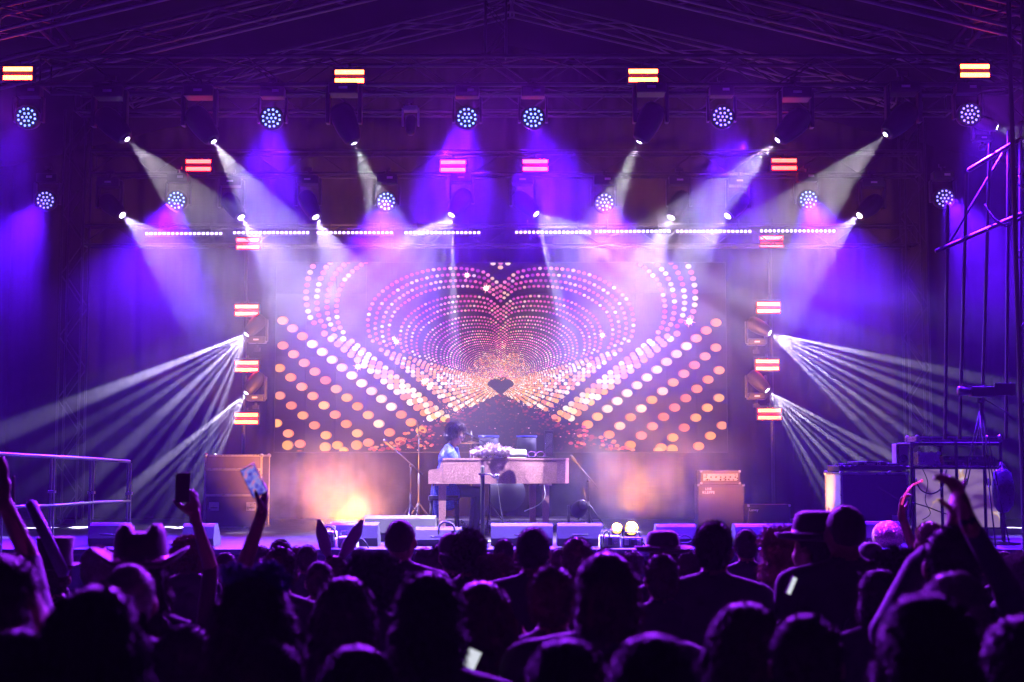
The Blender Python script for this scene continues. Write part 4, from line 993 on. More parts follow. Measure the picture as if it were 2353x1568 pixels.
# ------- amber floor lights and smoke
for x, lb, pw in ((1417, 'left of the pair of glaring amber floor lights', 900), (1450, 'right of the pair of glaring amber floor lights', 1400)):
    floor_par(P(x, 1217, 18.7), lb, (.0, -.8, .25), pw*18, .062 if x < 1430 else .078, 'glaring amber floor lights', 66, (.18, .95, .30))
floor_par(P(1826, 1217, 18.6), 'single glaring amber floor light beside the curly long-haired head', (.05, -.8, .25), 500, .05, 'glaring amber floor lights', 90, (.12, .8, .5))
floor_par(P(815, 1228, 19.3), 'amber floor light hidden behind the wedge, lighting the golden smoke', (-.45, -.15, .85), 8000, .06, None, 78, (-.10, .90, .40))
def smoke(name, c, rad, dens, scale, seed, label, lo=.40, hi=.68, det=4):
    mb = MB(); mb.ball((0, 0, 0), rad, 20, 12); m = bpy.data.materials.new(name); m.use_nodes = True; nt = m.node_tree; nt.nodes.remove(nt.nodes['Principled BSDF'])
    v = nt.nodes.new('ShaderNodeVolumePrincipled'); v.inputs['Color'].default_value = (.93, .92, .93, 1); v.inputs['Anisotropy'].default_value = .1
    tc = nt.nodes.new('ShaderNodeTexCoord'); n = nt.nodes.new('ShaderNodeTexNoise'); n.inputs['Scale'].default_value = scale; n.inputs['Detail'].default_value = det; n.inputs['Roughness'].default_value = .6; n.inputs['Distortion'].default_value = .4
    ad = nt.nodes.new('ShaderNodeVectorMath'); ad.inputs[1].default_value = (seed, seed*.7, seed*.3); nt.links.new(tc.outputs['Object'], ad.inputs[0]); nt.links.new(ad.outputs[0], n.inputs['Vector'])
    mr = nt.nodes.new('ShaderNodeMapRange'); mr.inputs['From Min'].default_value = lo; mr.inputs['From Max'].default_value = hi; mr.inputs['To Max'].default_value = 1; nt.links.new(n.outputs['Fac'], mr.inputs['Value'])
    dv = nt.nodes.new('ShaderNodeVectorMath'); dv.operation = 'DIVIDE'; dv.inputs[1].default_value = rad; nt.links.new(tc.outputs['Object'], dv.inputs[0])
    ln = nt.nodes.new('ShaderNodeVectorMath'); ln.operation = 'LENGTH'; nt.links.new(dv.outputs[0], ln.inputs[0])
    fo = nt.nodes.new('ShaderNodeMapRange'); fo.interpolation_type = 'SMOOTHSTEP'; fo.inputs['From Min'].default_value = 1.0; fo.inputs['From Max'].default_value = .25; fo.inputs['To Max'].default_value = dens; nt.links.new(ln.outputs['Value'], fo.inputs['Value'])
    mu = nt.nodes.new('ShaderNodeMath'); mu.operation = 'MULTIPLY'; nt.links.new(mr.outputs['Result'], mu.inputs[0]); nt.links.new(fo.outputs['Result'], mu.inputs[1]); nt.links.new(mu.outputs[0], v.inputs['Density'])
    nt.links.new(v.outputs[0], nt.nodes['Material Output'].inputs['Volume'])
    o = mb.build('smoke', m, None, c); tag(o, label, 'smoke', None, 'stuff'); return o
smoke('left_smoke', P(735, 1150, 21.2), (1.6, 2.2, 1.15), .13, 2.0, 3.3, 'golden smoke billowing left of the piano', .42, .62)
smoke('right_smoke', P(1500, 1130, 21.6), (2.3, 2.8, 1.45), .115, 1.6, 8.1, 'amber smoke right of the piano')
smoke('rig_smoke', Vector((0, 21.7, 5.2)), (10.5, 3.8, 3.2), .080, .55, 1.7, 'thin drifting smoke layer hanging under the light rig', .22, .80, 2)
smoke('stage_smoke', Vector((0, 21.6, 2.6)), (10.5, 4.0, 2.0), .012, .7, 5.2, 'thin smoke drifting low over the whole stage', .22, .80, 2)
cy.volume_step_rate = 8.0; cy.volume_max_steps = 24
# ------------------------------------------------------------------ people
import numpy as np
def remeshed(name, prims, voxel, mats, smooth=2, sm_f=.5):
    """one continuous body: overlapping tapered limbs fused by a voxel remesh; every face takes the material of the nearest limb"""
    mb = MB()
    for pr in prims:
        if pr[0] == 'c':
            _, a, b, r0, r1, mi = pr; a, b = Vector(a), Vector(b); d = b-a; L = d.length; n = 12
            q = d.to_track_quat('Z', 'Y').to_matrix(); prof = []
            for k in range(5): t = math.pi/2*(1-k/4); prof.append((r0*math.cos(t), -r0*math.sin(t)))
            for k in range(5): t = math.pi/2*k/4; prof.append((r1*math.cos(t), L+r1*math.sin(t)))
            prof[0] = (1e-4, prof[0][1]); prof[-1] = (1e-4, prof[-1][1])
            mb.lathe(prof, n, q, a)
        else:
            _, c, rad, M, mi = pr; o = len(mb.v); mb.ball((0, 0, 0), rad, 16, 10)
            for k in range(o, len(mb.v)):
                p = Vector(mb.v[k]); mb.v[k] = tuple((M @ p if M else p)+Vector(c))
    me = mb.mesh('tmp', [None]); o = bpy.data.objects.new('tmp', me); COL.objects.link(o)
    bm = bmesh.new(); bm.from_mesh(me); bmesh.ops.remove_doubles(bm, verts=bm.verts, dist=1e-5); bmesh.ops.recalc_face_normals(bm, faces=bm.faces); bm.to_mesh(me); bm.free()
    m = o.modifiers.new('r', 'REMESH'); m.mode = 'VOXEL'; m.voxel_size = voxel
    if smooth: s = o.modifiers.new('s', 'SMOOTH'); s.iterations = smooth; s.factor = sm_f
    dg = bpy.context.evaluated_depsgraph_get(); out = bpy.data.meshes.new_from_object(o.evaluated_get(dg)); bpy.data.objects.remove(o)
    out.name = name; out.materials.clear()
    for q in mats: out.materials.append(q)
    n = len(out.polygons); ce = np.empty(n*3, 'f'); out.polygons.foreach_get('center', ce); ce = ce.reshape(-1, 3)
    best = np.full(n, 1e9, 'f'); mi_ = np.zeros(n, 'i')
    for pr in prims:
        if pr[0] == 'c':
            a, b = np.array(pr[1], 'f'), np.array(pr[2], 'f'); d = b-a; t = np.clip(((ce-a)@d)/max(1e-9, d@d), 0, 1)
            ds = np.linalg.norm(ce-(a+t[:, None]*d), axis=1)-(pr[3]+(pr[4]-pr[3])*t)
        else:
            c = np.array(pr[1], 'f'); q = ce-c
            if pr[3]: q = q@np.array(pr[3])     # inverse rotation
            k = np.linalg.norm(q/np.array(pr[2], 'f'), axis=1); ds = (k-1)*min(pr[2])
        w = ds < best; best[w] = ds[w]; mi_[w] = pr[-1]
    out.polygons.foreach_set('material_index', mi_); out.polygons.foreach_set('use_smooth', [True]*n); out.update()
    return out

SKIN, TOPM, LEGM, SHOE = 0, 1, 2, 3
def head_prims(c, turn=0, nod=0, s=1.0):
    """cranium, jaw, brow, nose, lips and ears around c (centre of the head), facing +Y before turning"""
    M = (Matrix.Rotation(turn, 3, 'Z') @ Matrix.Rotation(nod, 3, 'X')); c = Vector(c)
    def q(x, y, z): return tuple(c+M @ Vector((x*s, y*s, z*s)))
    def e(x, y, z, rx, ry, rz): return ('e', q(x, y, z), (rx*s, ry*s, rz*s), M, SKIN)
    out = [e(0, -.012, .028, .076, .094, .092), e(0, .022, -.042, .060, .068, .072), e(0, .055, -.085, .030, .026, .026), e(0, .066, .018, .052, .022, .018),
           ('c', q(0, .082, .012), q(0, .102, -.026), .010*s, .015*s, SKIN), e(0, .085, -.060, .024, .011, .007), e(0, .084, -.071, .021, .011, .007),
           e(-.04, .062, -.025, .024, .022, .022), e(.04, .062, -.025, .024, .022, .022)]
    for sd in (-1, 1): out.append(e(sd*.079, -.005, -.008, .011, .020, .033))
    return out
def hand_prims(wrist, d, nrm, side=1, curl=.25, spread=.10, thumb=.6, s=1.0, fist=False):
    """palm, four unequal bent fingers and a thumb leaving the side of the palm. d: wrist to fingers, nrm: palm normal"""
    w = Vector(wrist); d = Vector(d).normalized(); n = Vector(nrm); n = (n-d*n.dot(d)).normalized(); x = d.cross(n)*side
    out = []; pc = w+d*.05*s
    M = Matrix((x, d, n)).transposed()
    out.append(('e', tuple(pc), (.040*s, .054*s, .018*s), M, SKIN))
    out.append(('c', tuple(w-d*.02*s), tuple(w+d*.02*s), .026*s, .026*s, SKIN))
    for k, (off, ln) in enumerate(((-.030, .076), (-.010, .086), (.010, .080), (.029, .062))):
        b = w+d*(.092*s)+x*(off*s); ang = curl; dd = (d+x*((off/.03)*spread)).normalized(); p = b; r = .0095*s
        for j, f in enumerate((.45, .32, .25)):
            dv = (dd*math.cos(ang*(j+.6))+n*math.sin(ang*(j+.6))).normalized(); q = p+dv*ln*f*s
            out.append(('c', tuple(p), tuple(q), r, r*.92, SKIN)); p = q; r *= .93
    b = w+d*.028*s-x*.034*s; t1 = (d*.65-x*thumb+n*.35).normalized(); t2 = (d*.85-x*thumb*.45+n*.45).normalized()
    p1 = b+t1*.042*s; p2 = p1+t2*.034*s
    out += [('c', tuple(b), tuple(p1), .015*s, .012*s, SKIN), ('c', tuple(p1), tuple(p2), .0115*s, .0095*s, SKIN)]
    return out
def body_prims(build=1.0, arms=('down', 'down'), turn=0, nod=0, sleeves=1, female=False, headz=1.625):
    sw = (.178 if female else .195)*build; ww = (.125 if female else .15)*build
    p = [('e', (0, 0, .96), (.17*build, .12*build, .14), None, LEGM), ('e', (0, 0, 1.13), (ww, .105*build, .17), None, TOPM), ('e', (0, 0, 1.30), (sw*.92, .122*build, .17), None, TOPM),
         ('c', (-sw*.9, -.01, 1.425), (sw*.9, -.01, 1.425), .062*build, .062*build, TOPM), ('c', (0, -.005, 1.515), (0, .005, 1.56), .054*build**.5, .053, SKIN)]
    for sd in (-1, 1):
        p.append(('c', (sd*.015, -.022, 1.485), (sd*sw*.9, -.012, 1.43), .056, .056*build, TOPM))
        p += [('c', (sd*.095, 0, .92), (sd*.105, .02, .50), .085*build, .058, LEGM), ('c', (sd*.105, .02, .50), (sd*.11, -.03, .09), .056, .038, LEGM),
              ('c', (sd*.11, -.05, .045), (sd*.125, .14, .035), .044, .036, SHOE)]
        a = arms[0 if sd < 0 else 1]; S = Vector((sd*sw, -.01, 1.42))
        if a == 'down': E, Wr = S+Vector((sd*.05, -.03, -.29)), S+Vector((sd*.03, .12, -.52))
        elif a == 'front': E, Wr = S+Vector((sd*.05, .06, -.27)), S+Vector((-sd*.08, .27, -.15))
        elif a == 'phone': E, Wr = S+Vector((sd*.03, .17, -.20)), S+Vector((-sd*.05, .33, .02))
        else: E, Wr = Vector(a[0]), Vector(a[1])
        p += [('c', tuple(S), tuple(E), .055*build, .043, TOPM), ('c', tuple(E), tuple(Wr), .042, .028, TOPM if sleeves > 1 else SKIN)]
        if not isinstance(a, str) and len(a) > 2: p += hand_prims(Wr, a[2], a[3], *a[4:])
        else: p += hand_prims(Wr, (-sd*.2, .35, -.9) if a == 'down' else (-sd*.5, .6, .5), (-sd, 0, 0) if a == 'down' else (0, -.4, .6), sd, .45)
    p += head_prims((0, .012, headz), turn, nod)
    return p

m_skin = mat('skin', (.36, .21, .15), .5, 0, .1, 30)
m_skin2 = mat('skin_dark', (.16, .085, .055), .5, 0, .1, 30)
TOPS = [mat('black_cotton', (.018, .017, .02), .85, 0, .2, 40, .3, sheen=.25), mat('navy_cotton', (.018, .022, .05), .85, 0, .2, 40, .3, sheen=.25), mat('charcoal_fleece', (.045, .043, .046), .95, 0, .2, 60, .4, sheen=.35), mat('dark_denim', (.03, .04, .08), .85, 0, .25, 50, .3, sheen=.2), mat('maroon_knit', (.07, .018, .025), .9, 0, .2, 60, .5, sheen=.3)]
m_trs = mat('dark_trousers', (.022, .022, .03), .8, 0, .2, 40); m_shoe = mat('dark_shoes', (.02, .02, .02), .5, 0, .1)
HAIRM = {'dark': mat('dark_brown_hair', (.035, .022, .015), .6, 0, .3, 60, .5), 'black': mat('black_hair', (.012, .010, .009), .6, 0, .3, 60, .5), 'grey': mat('grey_hair', (.30, .29, .28), .5, 0, .25, 60, .5),
         'blond': mat('blond_hair', (.42, .30, .14), .42, 0, .25, 60, .5), 'red': mat('auburn_hair', (.22, .06, .02), .42, 0, .3, 60, .5), 'brown': mat('mid_brown_hair', (.10, .06, .035), .42, 0, .3, 60, .5)}

FLY = {}
for k_, q in HAIRM.items():                                 # loose strands: thin, so light passes through them
    f = mat('loose_'+q.name, tuple(q.node_tree.nodes['Principled BSDF'].inputs['Base Color'].default_value)[:3], .4, 0, 0); FLY[k_] = f
    nt = f.node_tree; b = nt.nodes['Principled BSDF']; c_ = tuple(b.inputs['Base Color'].default_value)[:3]
    tr = nt.nodes.new('ShaderNodeBsdfTranslucent'); tr.inputs[0].default_value = (min(.8, c_[0]*2+.50), min(.8, c_[1]*2+.42), min(.8, c_[2]*2+.45), 1)
    ms = nt.nodes.new('ShaderNodeMixShader'); ms.inputs[0].default_value = .65
    nt.links.new(b.outputs[0], ms.inputs[1]); nt.links.new(tr.outputs[0], ms.inputs[2]); nt.links.new(ms.outputs[0], nt.nodes['Material Output'].inputs[0])
def hair_mesh(style, seed=0, hz=1.625):
    """hair shell with real tufts: a fused base lump plus many thin blades following the fall of the hair"""
    rnd = random.Random(seed); c = Vector((0, .012, hz)); pr = []
    def e(x, y, z, rx, ry, rz): pr.append(('e', tuple(c+Vector((x, y, z))), (rx, ry, rz), None, 0))
    ns, nl, fall, vox = 900, (.006, .016), .2, .010
    if style == 'short': e(0, -.022, .040, .083, .096, .092); e(0, -.050, -.02, .074, .058, .065)
    elif style == 'crop': e(0, -.020, .036, .080, .095, .090); e(0, -.048, -.015, .072, .056, .06); nl = (.004, .009)
    elif style == 'stubble': e(0, -.016, .030, .0775, .0955, .0935); nl = (.002, .005); ns = 500
    elif style == 'spiky': e(0, -.018, .045, .082, .094, .092); e(0, -.05, -.01, .074, .056, .06); nl = (.015, .035); fall = -.4
    elif style == 'bob':
        e(0, -.024, .040, .088, .101, .094); e(0, -.040, -.04, .092, .078, .10); e(-.066, .0, -.05, .030, .055, .085); e(.066, .0, -.05, .030, .055, .085); nl = (.008, .022); fall = 1.2; ns = 1100
    elif style == 'long':
        e(0, -.026, .040, .094, .105, .097); e(0, -.045, -.06, .105, .082, .13); e(0, -.075, -.20, .118, .058, .15); e(-.078, -.005, -.08, .034, .055, .13); e(.078, -.005, -.08, .034, .055, .13); nl = (.010, .035); fall = 1.5; ns = 1400
    elif style == 'curly':
        for k in range(38):
            a = rnd.uniform(0, 6.28); z = rnd.uniform(-.55, 1); r = math.sqrt(max(0, 1-z*z)); v = Vector((r*math.cos(a)*.105, r*math.sin(a)*.105-.03, z*.105+.01))
            if v.y > .05 and v.z < .05: continue
            e(*v, .035, .035, .035)
        e(0, -.03, .02, .095, .10, .10); nl = (.02, .045); ns = 1800; fall = .0
    elif style == 'longcurly':
        for k in range(60):
            z = rnd.uniform(-.26, .12); a = rnd.uniform(2.6, 6.8); r = .082+.02*rnd.random()
            e(r*math.cos(a), r*math.sin(a)*.8-.03, z, .032, .032, .038)
        e(0, -.03, .02, .088, .098, .10); e(0, -.06, -.13, .075, .05, .13); nl = (.02, .05); ns = 2000; fall = .6
    elif style == 'feathered':
        e(0, -.022, .044, .092, .104, .096); e(0, -.050, -.02, .086, .066, .078); e(-.07, .0, .01, .024, .05, .05); e(.07, .0, .01, .024, .05, .05); e(0, .045, .085, .07, .05, .035); nl = (.015, .045); fall = .7; ns = 1500
    elif style == 'tail':
        e(0, -.022, .038, .084, .098, .092); e(0, -.048, -.015, .075, .06, .065); e(0, -.135, .01, .03, .04, .04); e(0, -.16, -.09, .032, .03, .11); nl = (.01, .035); fall = .8
    me = remeshed('hair', pr, vox, [None], 2)
    # cut the face free
    bm = bmesh.new(); bm.from_mesh(me); kill = []
    for v in bm.verts:
        q = v.co-c
        if q.y > .035 and q.z < .055+.3*(q.y-.035) and abs(q.x) < .082 and style != 'stubble': v.co.y = c.y+min(q.y, .03+.0*q.z)
        k = noise.noise(v.co*38+Vector((seed, 0, 0)))*.004*(1 if style not in ('stubble', 'crop') else .25); v.co += (v.co-c).normalized()*k
    bm.normal_update(); vs = [v.co.copy() for v in bm.verts]; no = [v.normal.copy() for v in bm.verts]; fs = [[v.index for v in f.verts] for f in bm.faces]; bm.free()
    mb = MB(); mb.add(vs, fs, True); mb.cur = 1
    for k in range(ns*4):
        i = rnd.randrange(len(vs)); p, n = vs[i], no[i]; q = p-c
        if q.y > .045 and q.z < .04: continue
        l = rnd.uniform(*nl); dn = Vector((rnd.gauss(0, .35), rnd.gauss(0, .35)-.15, -fall+rnd.gauss(0, .3))); d = (n*.75+dn*.6).normalized()
        s_ = d.cross(n+Vector((.01, .02, .03))).normalized()*rnd.uniform(.0012, .0028)
        m_ = p+d*l*.55; t = p+d*l+Vector((0, 0, -fall*l*.35))
        mb.add([p-s_, p+s_, m_+s_*.7, t, m_-s_*.7], [(0, 1, 2, 3, 4)])
    return mb.mesh('hair', [HAIRM['dark'], HAIRM['dark']])
HCACHE = {}
def hair_obj(style, colr, parent, seed=0, hz=1.625, rot=None):
    k = (style, colr, seed % 2)
    if k not in HCACHE:
        k0 = (style, None, seed % 2)
        if k0 not in HCACHE: HCACHE[k0] = hair_mesh(style, seed % 2+3)
        me = HCACHE[k0].copy(); me.materials.clear(); me.materials.append(HAIRM[colr]); me.materials.append(FLY[colr]); HCACHE[k] = me
    return obj('hair', HCACHE[k], parent)

# hats, in the head's frame (crown of the skull near z 1.745)
def add_hat(kind, root, colr=None):
    z = 1.70
    if kind == 'fedora':
        m = mat('black_felt', (.02, .018, .022), .8, 0, .2, 30, .3, sheen=.4)
        mb = MB(); mb.lathe([(.102, -.02), (.104, .0), (.10, .05), (.088, .095), (.06, .112), (.02, .10), (0, .095)], 24, None, (0, 0, z)); mb.v = [(x*.95, y*1.1-.005, zz) for x, y, zz in mb.v]; h = mb.build('hat', m, root)
        mb = MB(); mb.lathe([(.10, -.025), (.16, -.018), (.178, .006), (.172, .008), (.155, -.010), (.10, -.015)], 28, None, (0, 0, z)); mb.v = [(x*.95, y*1.1-.005, zz+abs(x)*.06) for x, y, zz in mb.v]; mb.build('brim', m, h)
        mb = MB(); mb.lathe([(.106, -.012), (.106, .025)], 24, None, (0, 0, z)); mb.v = [(x*.95, y*1.1-.005, zz) for x, y, zz in mb.v]; mb.build('band', mat('hat_band', (.2, .05, .12), .4, 0, .1), h)
    elif kind == 'cowboy':
        m = mat('cowboy_felt', (.05, .022, .03), .7, 0, .2, 30, .3, sheen=.4)
        mb = MB(); mb.lathe([(.105, -.02), (.106, .03), (.098, .10), (.08, .135), (.05, .13), (.0, .11)], 26, None, (0, 0, z)); mb.v = [(x*.95, y*1.15-.005, zz-(.03 if abs(x) < .03 and zz > z+.1 else 0)) for x, y, zz in mb.v]; h = mb.build('hat', m, root)
        mb = MB(); mb.lathe([(.10, -.025), (.135, -.02), (.16, -.01), (.178, .0), (.174, .006), (.135, -.012), (.10, -.015)], 36, None, (0, 0, z)); mb.v = [(x, y*.95-.005, zz+max(0, abs(x)-.09)*.55) for x, y, zz in mb.v]; mb.build('brim', m, h)
        mb = MB(); mb.lathe([(.108, -.012), (.1085, .02)], 24, None, (0, 0, z)); mb.v = [(x*.95, y*1.15-.005, zz) for x, y, zz in mb.v]; mb.build('band', mat('shiny_band', (.4, .1, .3), .25, .6, .1), h)
    elif kind == 'cap':
        m = mat('cap_cotton', (.03, .03, .04), .8, 0, .2, 60, .3, sheen=.3)
        mb = MB(); mb.lathe([(.092, -.045), (.094, .0), (.08, .045), (.045, .07), (0, .078)], 24, None, (0, 0, z)); mb.v = [(x*.95, y*1.12-.005, zz) for x, y, zz in mb.v]; h = mb.build('cap', m, root)
        sd = colr or 1
        mb = MB(); mb.add([(.085*math.cos(a*math.pi/10), sd*(.09+.085*math.sin(a*math.pi/10)), z-.045-.02*math.sin(a*math.pi/10)) for a in range(11)]+[(.085*math.cos(a*math.pi/10), sd*(.09+.085*math.sin(a*math.pi/10)), z-.038-.02*math.sin(a*math.pi/10)) for a in range(11)],
            [tuple(range(11)), tuple(range(21, 10, -1))]+[(i, i+11, i+12, i+1) for i in range(10)]); mb.build('peak', m, h)
        mb = MB(); mb.ball((0, -.005, z+.08), .010, 8, 5); mb.build('button', m, h)
    elif kind == 'topper':
        m = mat('black_felt', (.02, .018, .022), .8, 0, .2, 30, .3, sheen=.4)
        mb = MB(); mb.lathe([(.10, -.02), (.098, .06), (.108, .15), (.105, .155), (0, .155)], 24, None, (0, 0, z)); mb.v = [(x*.95, y*1.1, zz) for x, y, zz in mb.v]; h = mb.build('hat', m, root)
        mb = MB(); mb.lathe([(.098, -.022), (.16, -.012), (.165, -.004), (.098, -.012)], 28, None, (0, 0, z)); mb.v = [(x*.95, y*1.1, zz+abs(x)*.1) for x, y, zz in mb.v]; mb.build('brim', m, h)
    elif kind == 'bow':
        m = mat('blue_bow_satin', (.08, .08, .55), .35, 0, .1, sheen=.3)
        mb = MB(); mb.tube([(.09*math.cos(a*math.pi/10), -.01, z-.06+.115*math.sin(a*math.pi/10)) for a in range(11)], .007, 8); b_ = mb.build('hairband', m, root)
        rnd = random.Random(2)
        for k in range(9):
            x = -.07+.0175*k; f = MB(); zc = z+.05+.012*math.cos(k)+.02*(1-(x/.08)**2)
            for q in range(5):
                a = q*1.257+k; f.ball((x+.017*math.cos(a), -.01+.006*(q % 2), zc+.017*math.sin(a)), (.014, .006, .014), 8, 5)
            f.ball((x, -.018, zc), .007, 8, 5); f.build('flower', m, b_)
    elif kind == 'ears':
        m = mat('lilac_plush', (.45, .35, .6), .9, 0, .15, 60, .4, sheen=.5)
        mb = MB(); mb.tube([(.088*math.cos(a*math.pi/10), 0, z-.06+.11*math.sin(a*math.pi/10)) for a in range(11)], .007, 8); b_ = mb.build('hairband', m, root)
        for sd, lean in ((-1, -.05), (1, .10)):
            f = MB(); f.tube([(sd*.04, 0, z+.04), (sd*.05+lean*.4, 0, z+.12), (sd*.05+lean, 0, z+.22), (sd*.05+lean*1.4, -.01, z+.30)], [.018, .046, .042, .012], 12); f.v = [(x, y*.4, zz) for x, y, zz in f.v]; f.build('ear', m, b_)

BODY = {}
def body_mesh(key, voxel=.017):
    if key not in BODY:
        b_, arms, fem, top, sk, nod = key
        BODY[key] = remeshed('body', body_prims(b_, arms, 0, nod, 2 if top in (1, 2, 3) else 1, fem), voxel, [m_skin2 if sk else m_skin, TOPS[top], m_trs, m_shoe], 3, .5)
    return BODY[key]

def person(dx, dtop, Y, label, hair='short', colr='dark', hat=None, build=1.0, arms=('down', 'down'), fem=False, top=0, sk=0, turn=0, extra=.03, arm_w=None, capdir=None, zmin=1.42, tilt=0, voxel=.017, glasses=False):
    turn += random.Random(int(dx*7+dtop)).uniform(-.32, .32)
    Y *= .92; p = P(dx, dtop, Y); z = max(zmin, min(1.98, p.z)); hh = 1.742+extra; s = z/hh
    root = thing('person', label, 'person', (p.x, Y, 0), (0, 0, turn), 'people in the crowd'); root.scale = (s*build**.2, s*build**.2, s)
    if arm_w:                                              # raised arms given as places in the photograph
        inv = Matrix.Rotation(-turn, 3, 'Z'); ar = list(arms)
        for side, ed, wd_, dirv, nrm, curl, sp_ in arm_w:
            f = lambda q: inv @ ((P(*q)-Vector((p.x, Y, 0))))/s
            ar[side] = (tuple(f(ed)), tuple(f(wd_)), dirv, nrm, -1 if side == 0 else 1, curl, sp_, .6, 1.03/s)
        me = remeshed('body', body_prims(build, ar, 0, 0, 2 if top in (1, 2) else 1, fem), .0085, [m_skin2 if sk else m_skin, TOPS[top], m_trs, m_shoe], 2, .45)
    else: me = body_mesh((build, tuple(arms), fem, top, sk, 0))
    obj('body', me, root)
    if hair: hair_obj(hair, colr, root, int(dx) % 2)
    if hat: add_hat(hat, root, capdir)
    if glasses:
        mb = MB()
        for q in (-1, 1): mb.tube([(q*.034+.024*math.cos(a*math.pi/6), .104, 1.645+.02*math.sin(a*math.pi/6)) for a in range(13)], .0025, 6); mb.tube([(q*.058, .10, 1.65), (q*.082, .0, 1.65)], .0025, 6)
        mb.build('spectacles', m_plastic, root)
    return root
def phone(c, w, h, label, roll=0, lit=True, yaw=0, col=None, pitch=0):
    r_ = thing('phone', label, 'phone', c, (pitch, roll, yaw))
    mb = MB(); mb.box((0, 0, 0), (w, .009, h), bev=.004); mb.build('body', m_plastic, r_)
    if lit:
        m = mat('phone_screen_'+(col or 'blue'), (.02, .02, .02), .2, 0, 0)
        nt = m.node_tree; b = nt.nodes['Principled BSDF']
        if col: b.inputs['Emission Color'].default_value = (.85, .9, 1, 1)
        else:
            tc = nt.nodes.new('ShaderNodeTexCoord'); n = nt.nodes.new('ShaderNodeTexNoise'); n.inputs['Scale'].default_value = 42; n.inputs['Detail'].default_value = 2; nt.links.new(tc.outputs['Object'], n.inputs['Vector'])
            cr = nt.nodes.new('ShaderNodeValToRGB'); e = cr.color_ramp.elements; e[0].position = .3; e[0].color = (.05, .02, .45, 1); e[1].position = .75; e[1].color = (.75, .8, 1, 1)
            for p_, c_ in ((.45, (.16, .14, .85, 1)), (.55, (.30, .32, .95, 1)), (.63, (.8, .16, .45, 1))): q = e.new(p_); q.color = c_
            nt.links.new(n.outputs['Fac'], cr.inputs[0]); nt.links.new(cr.outputs[0], b.inputs['Emission Color'])
        b.inputs['Emission Strength'].default_value = .8; m.cycles.emission_sampling = 'FRONT'
        mb = MB(); mb.add([(-w*.45, -.0052, -h*.46), (w*.45, -.0052, -h*.46), (w*.45, -.0052, h*.46), (-w*.45, -.0052, h*.46)], [(0, 1, 2, 3)]); mb.build('display', m, r_)
    mb = MB(); mb.box((-w*.28, .0055, h*.38), (w*.3, .003, w*.35), bev=.001); mb.build('camera_bump', m_plastic, r_)
    return r_
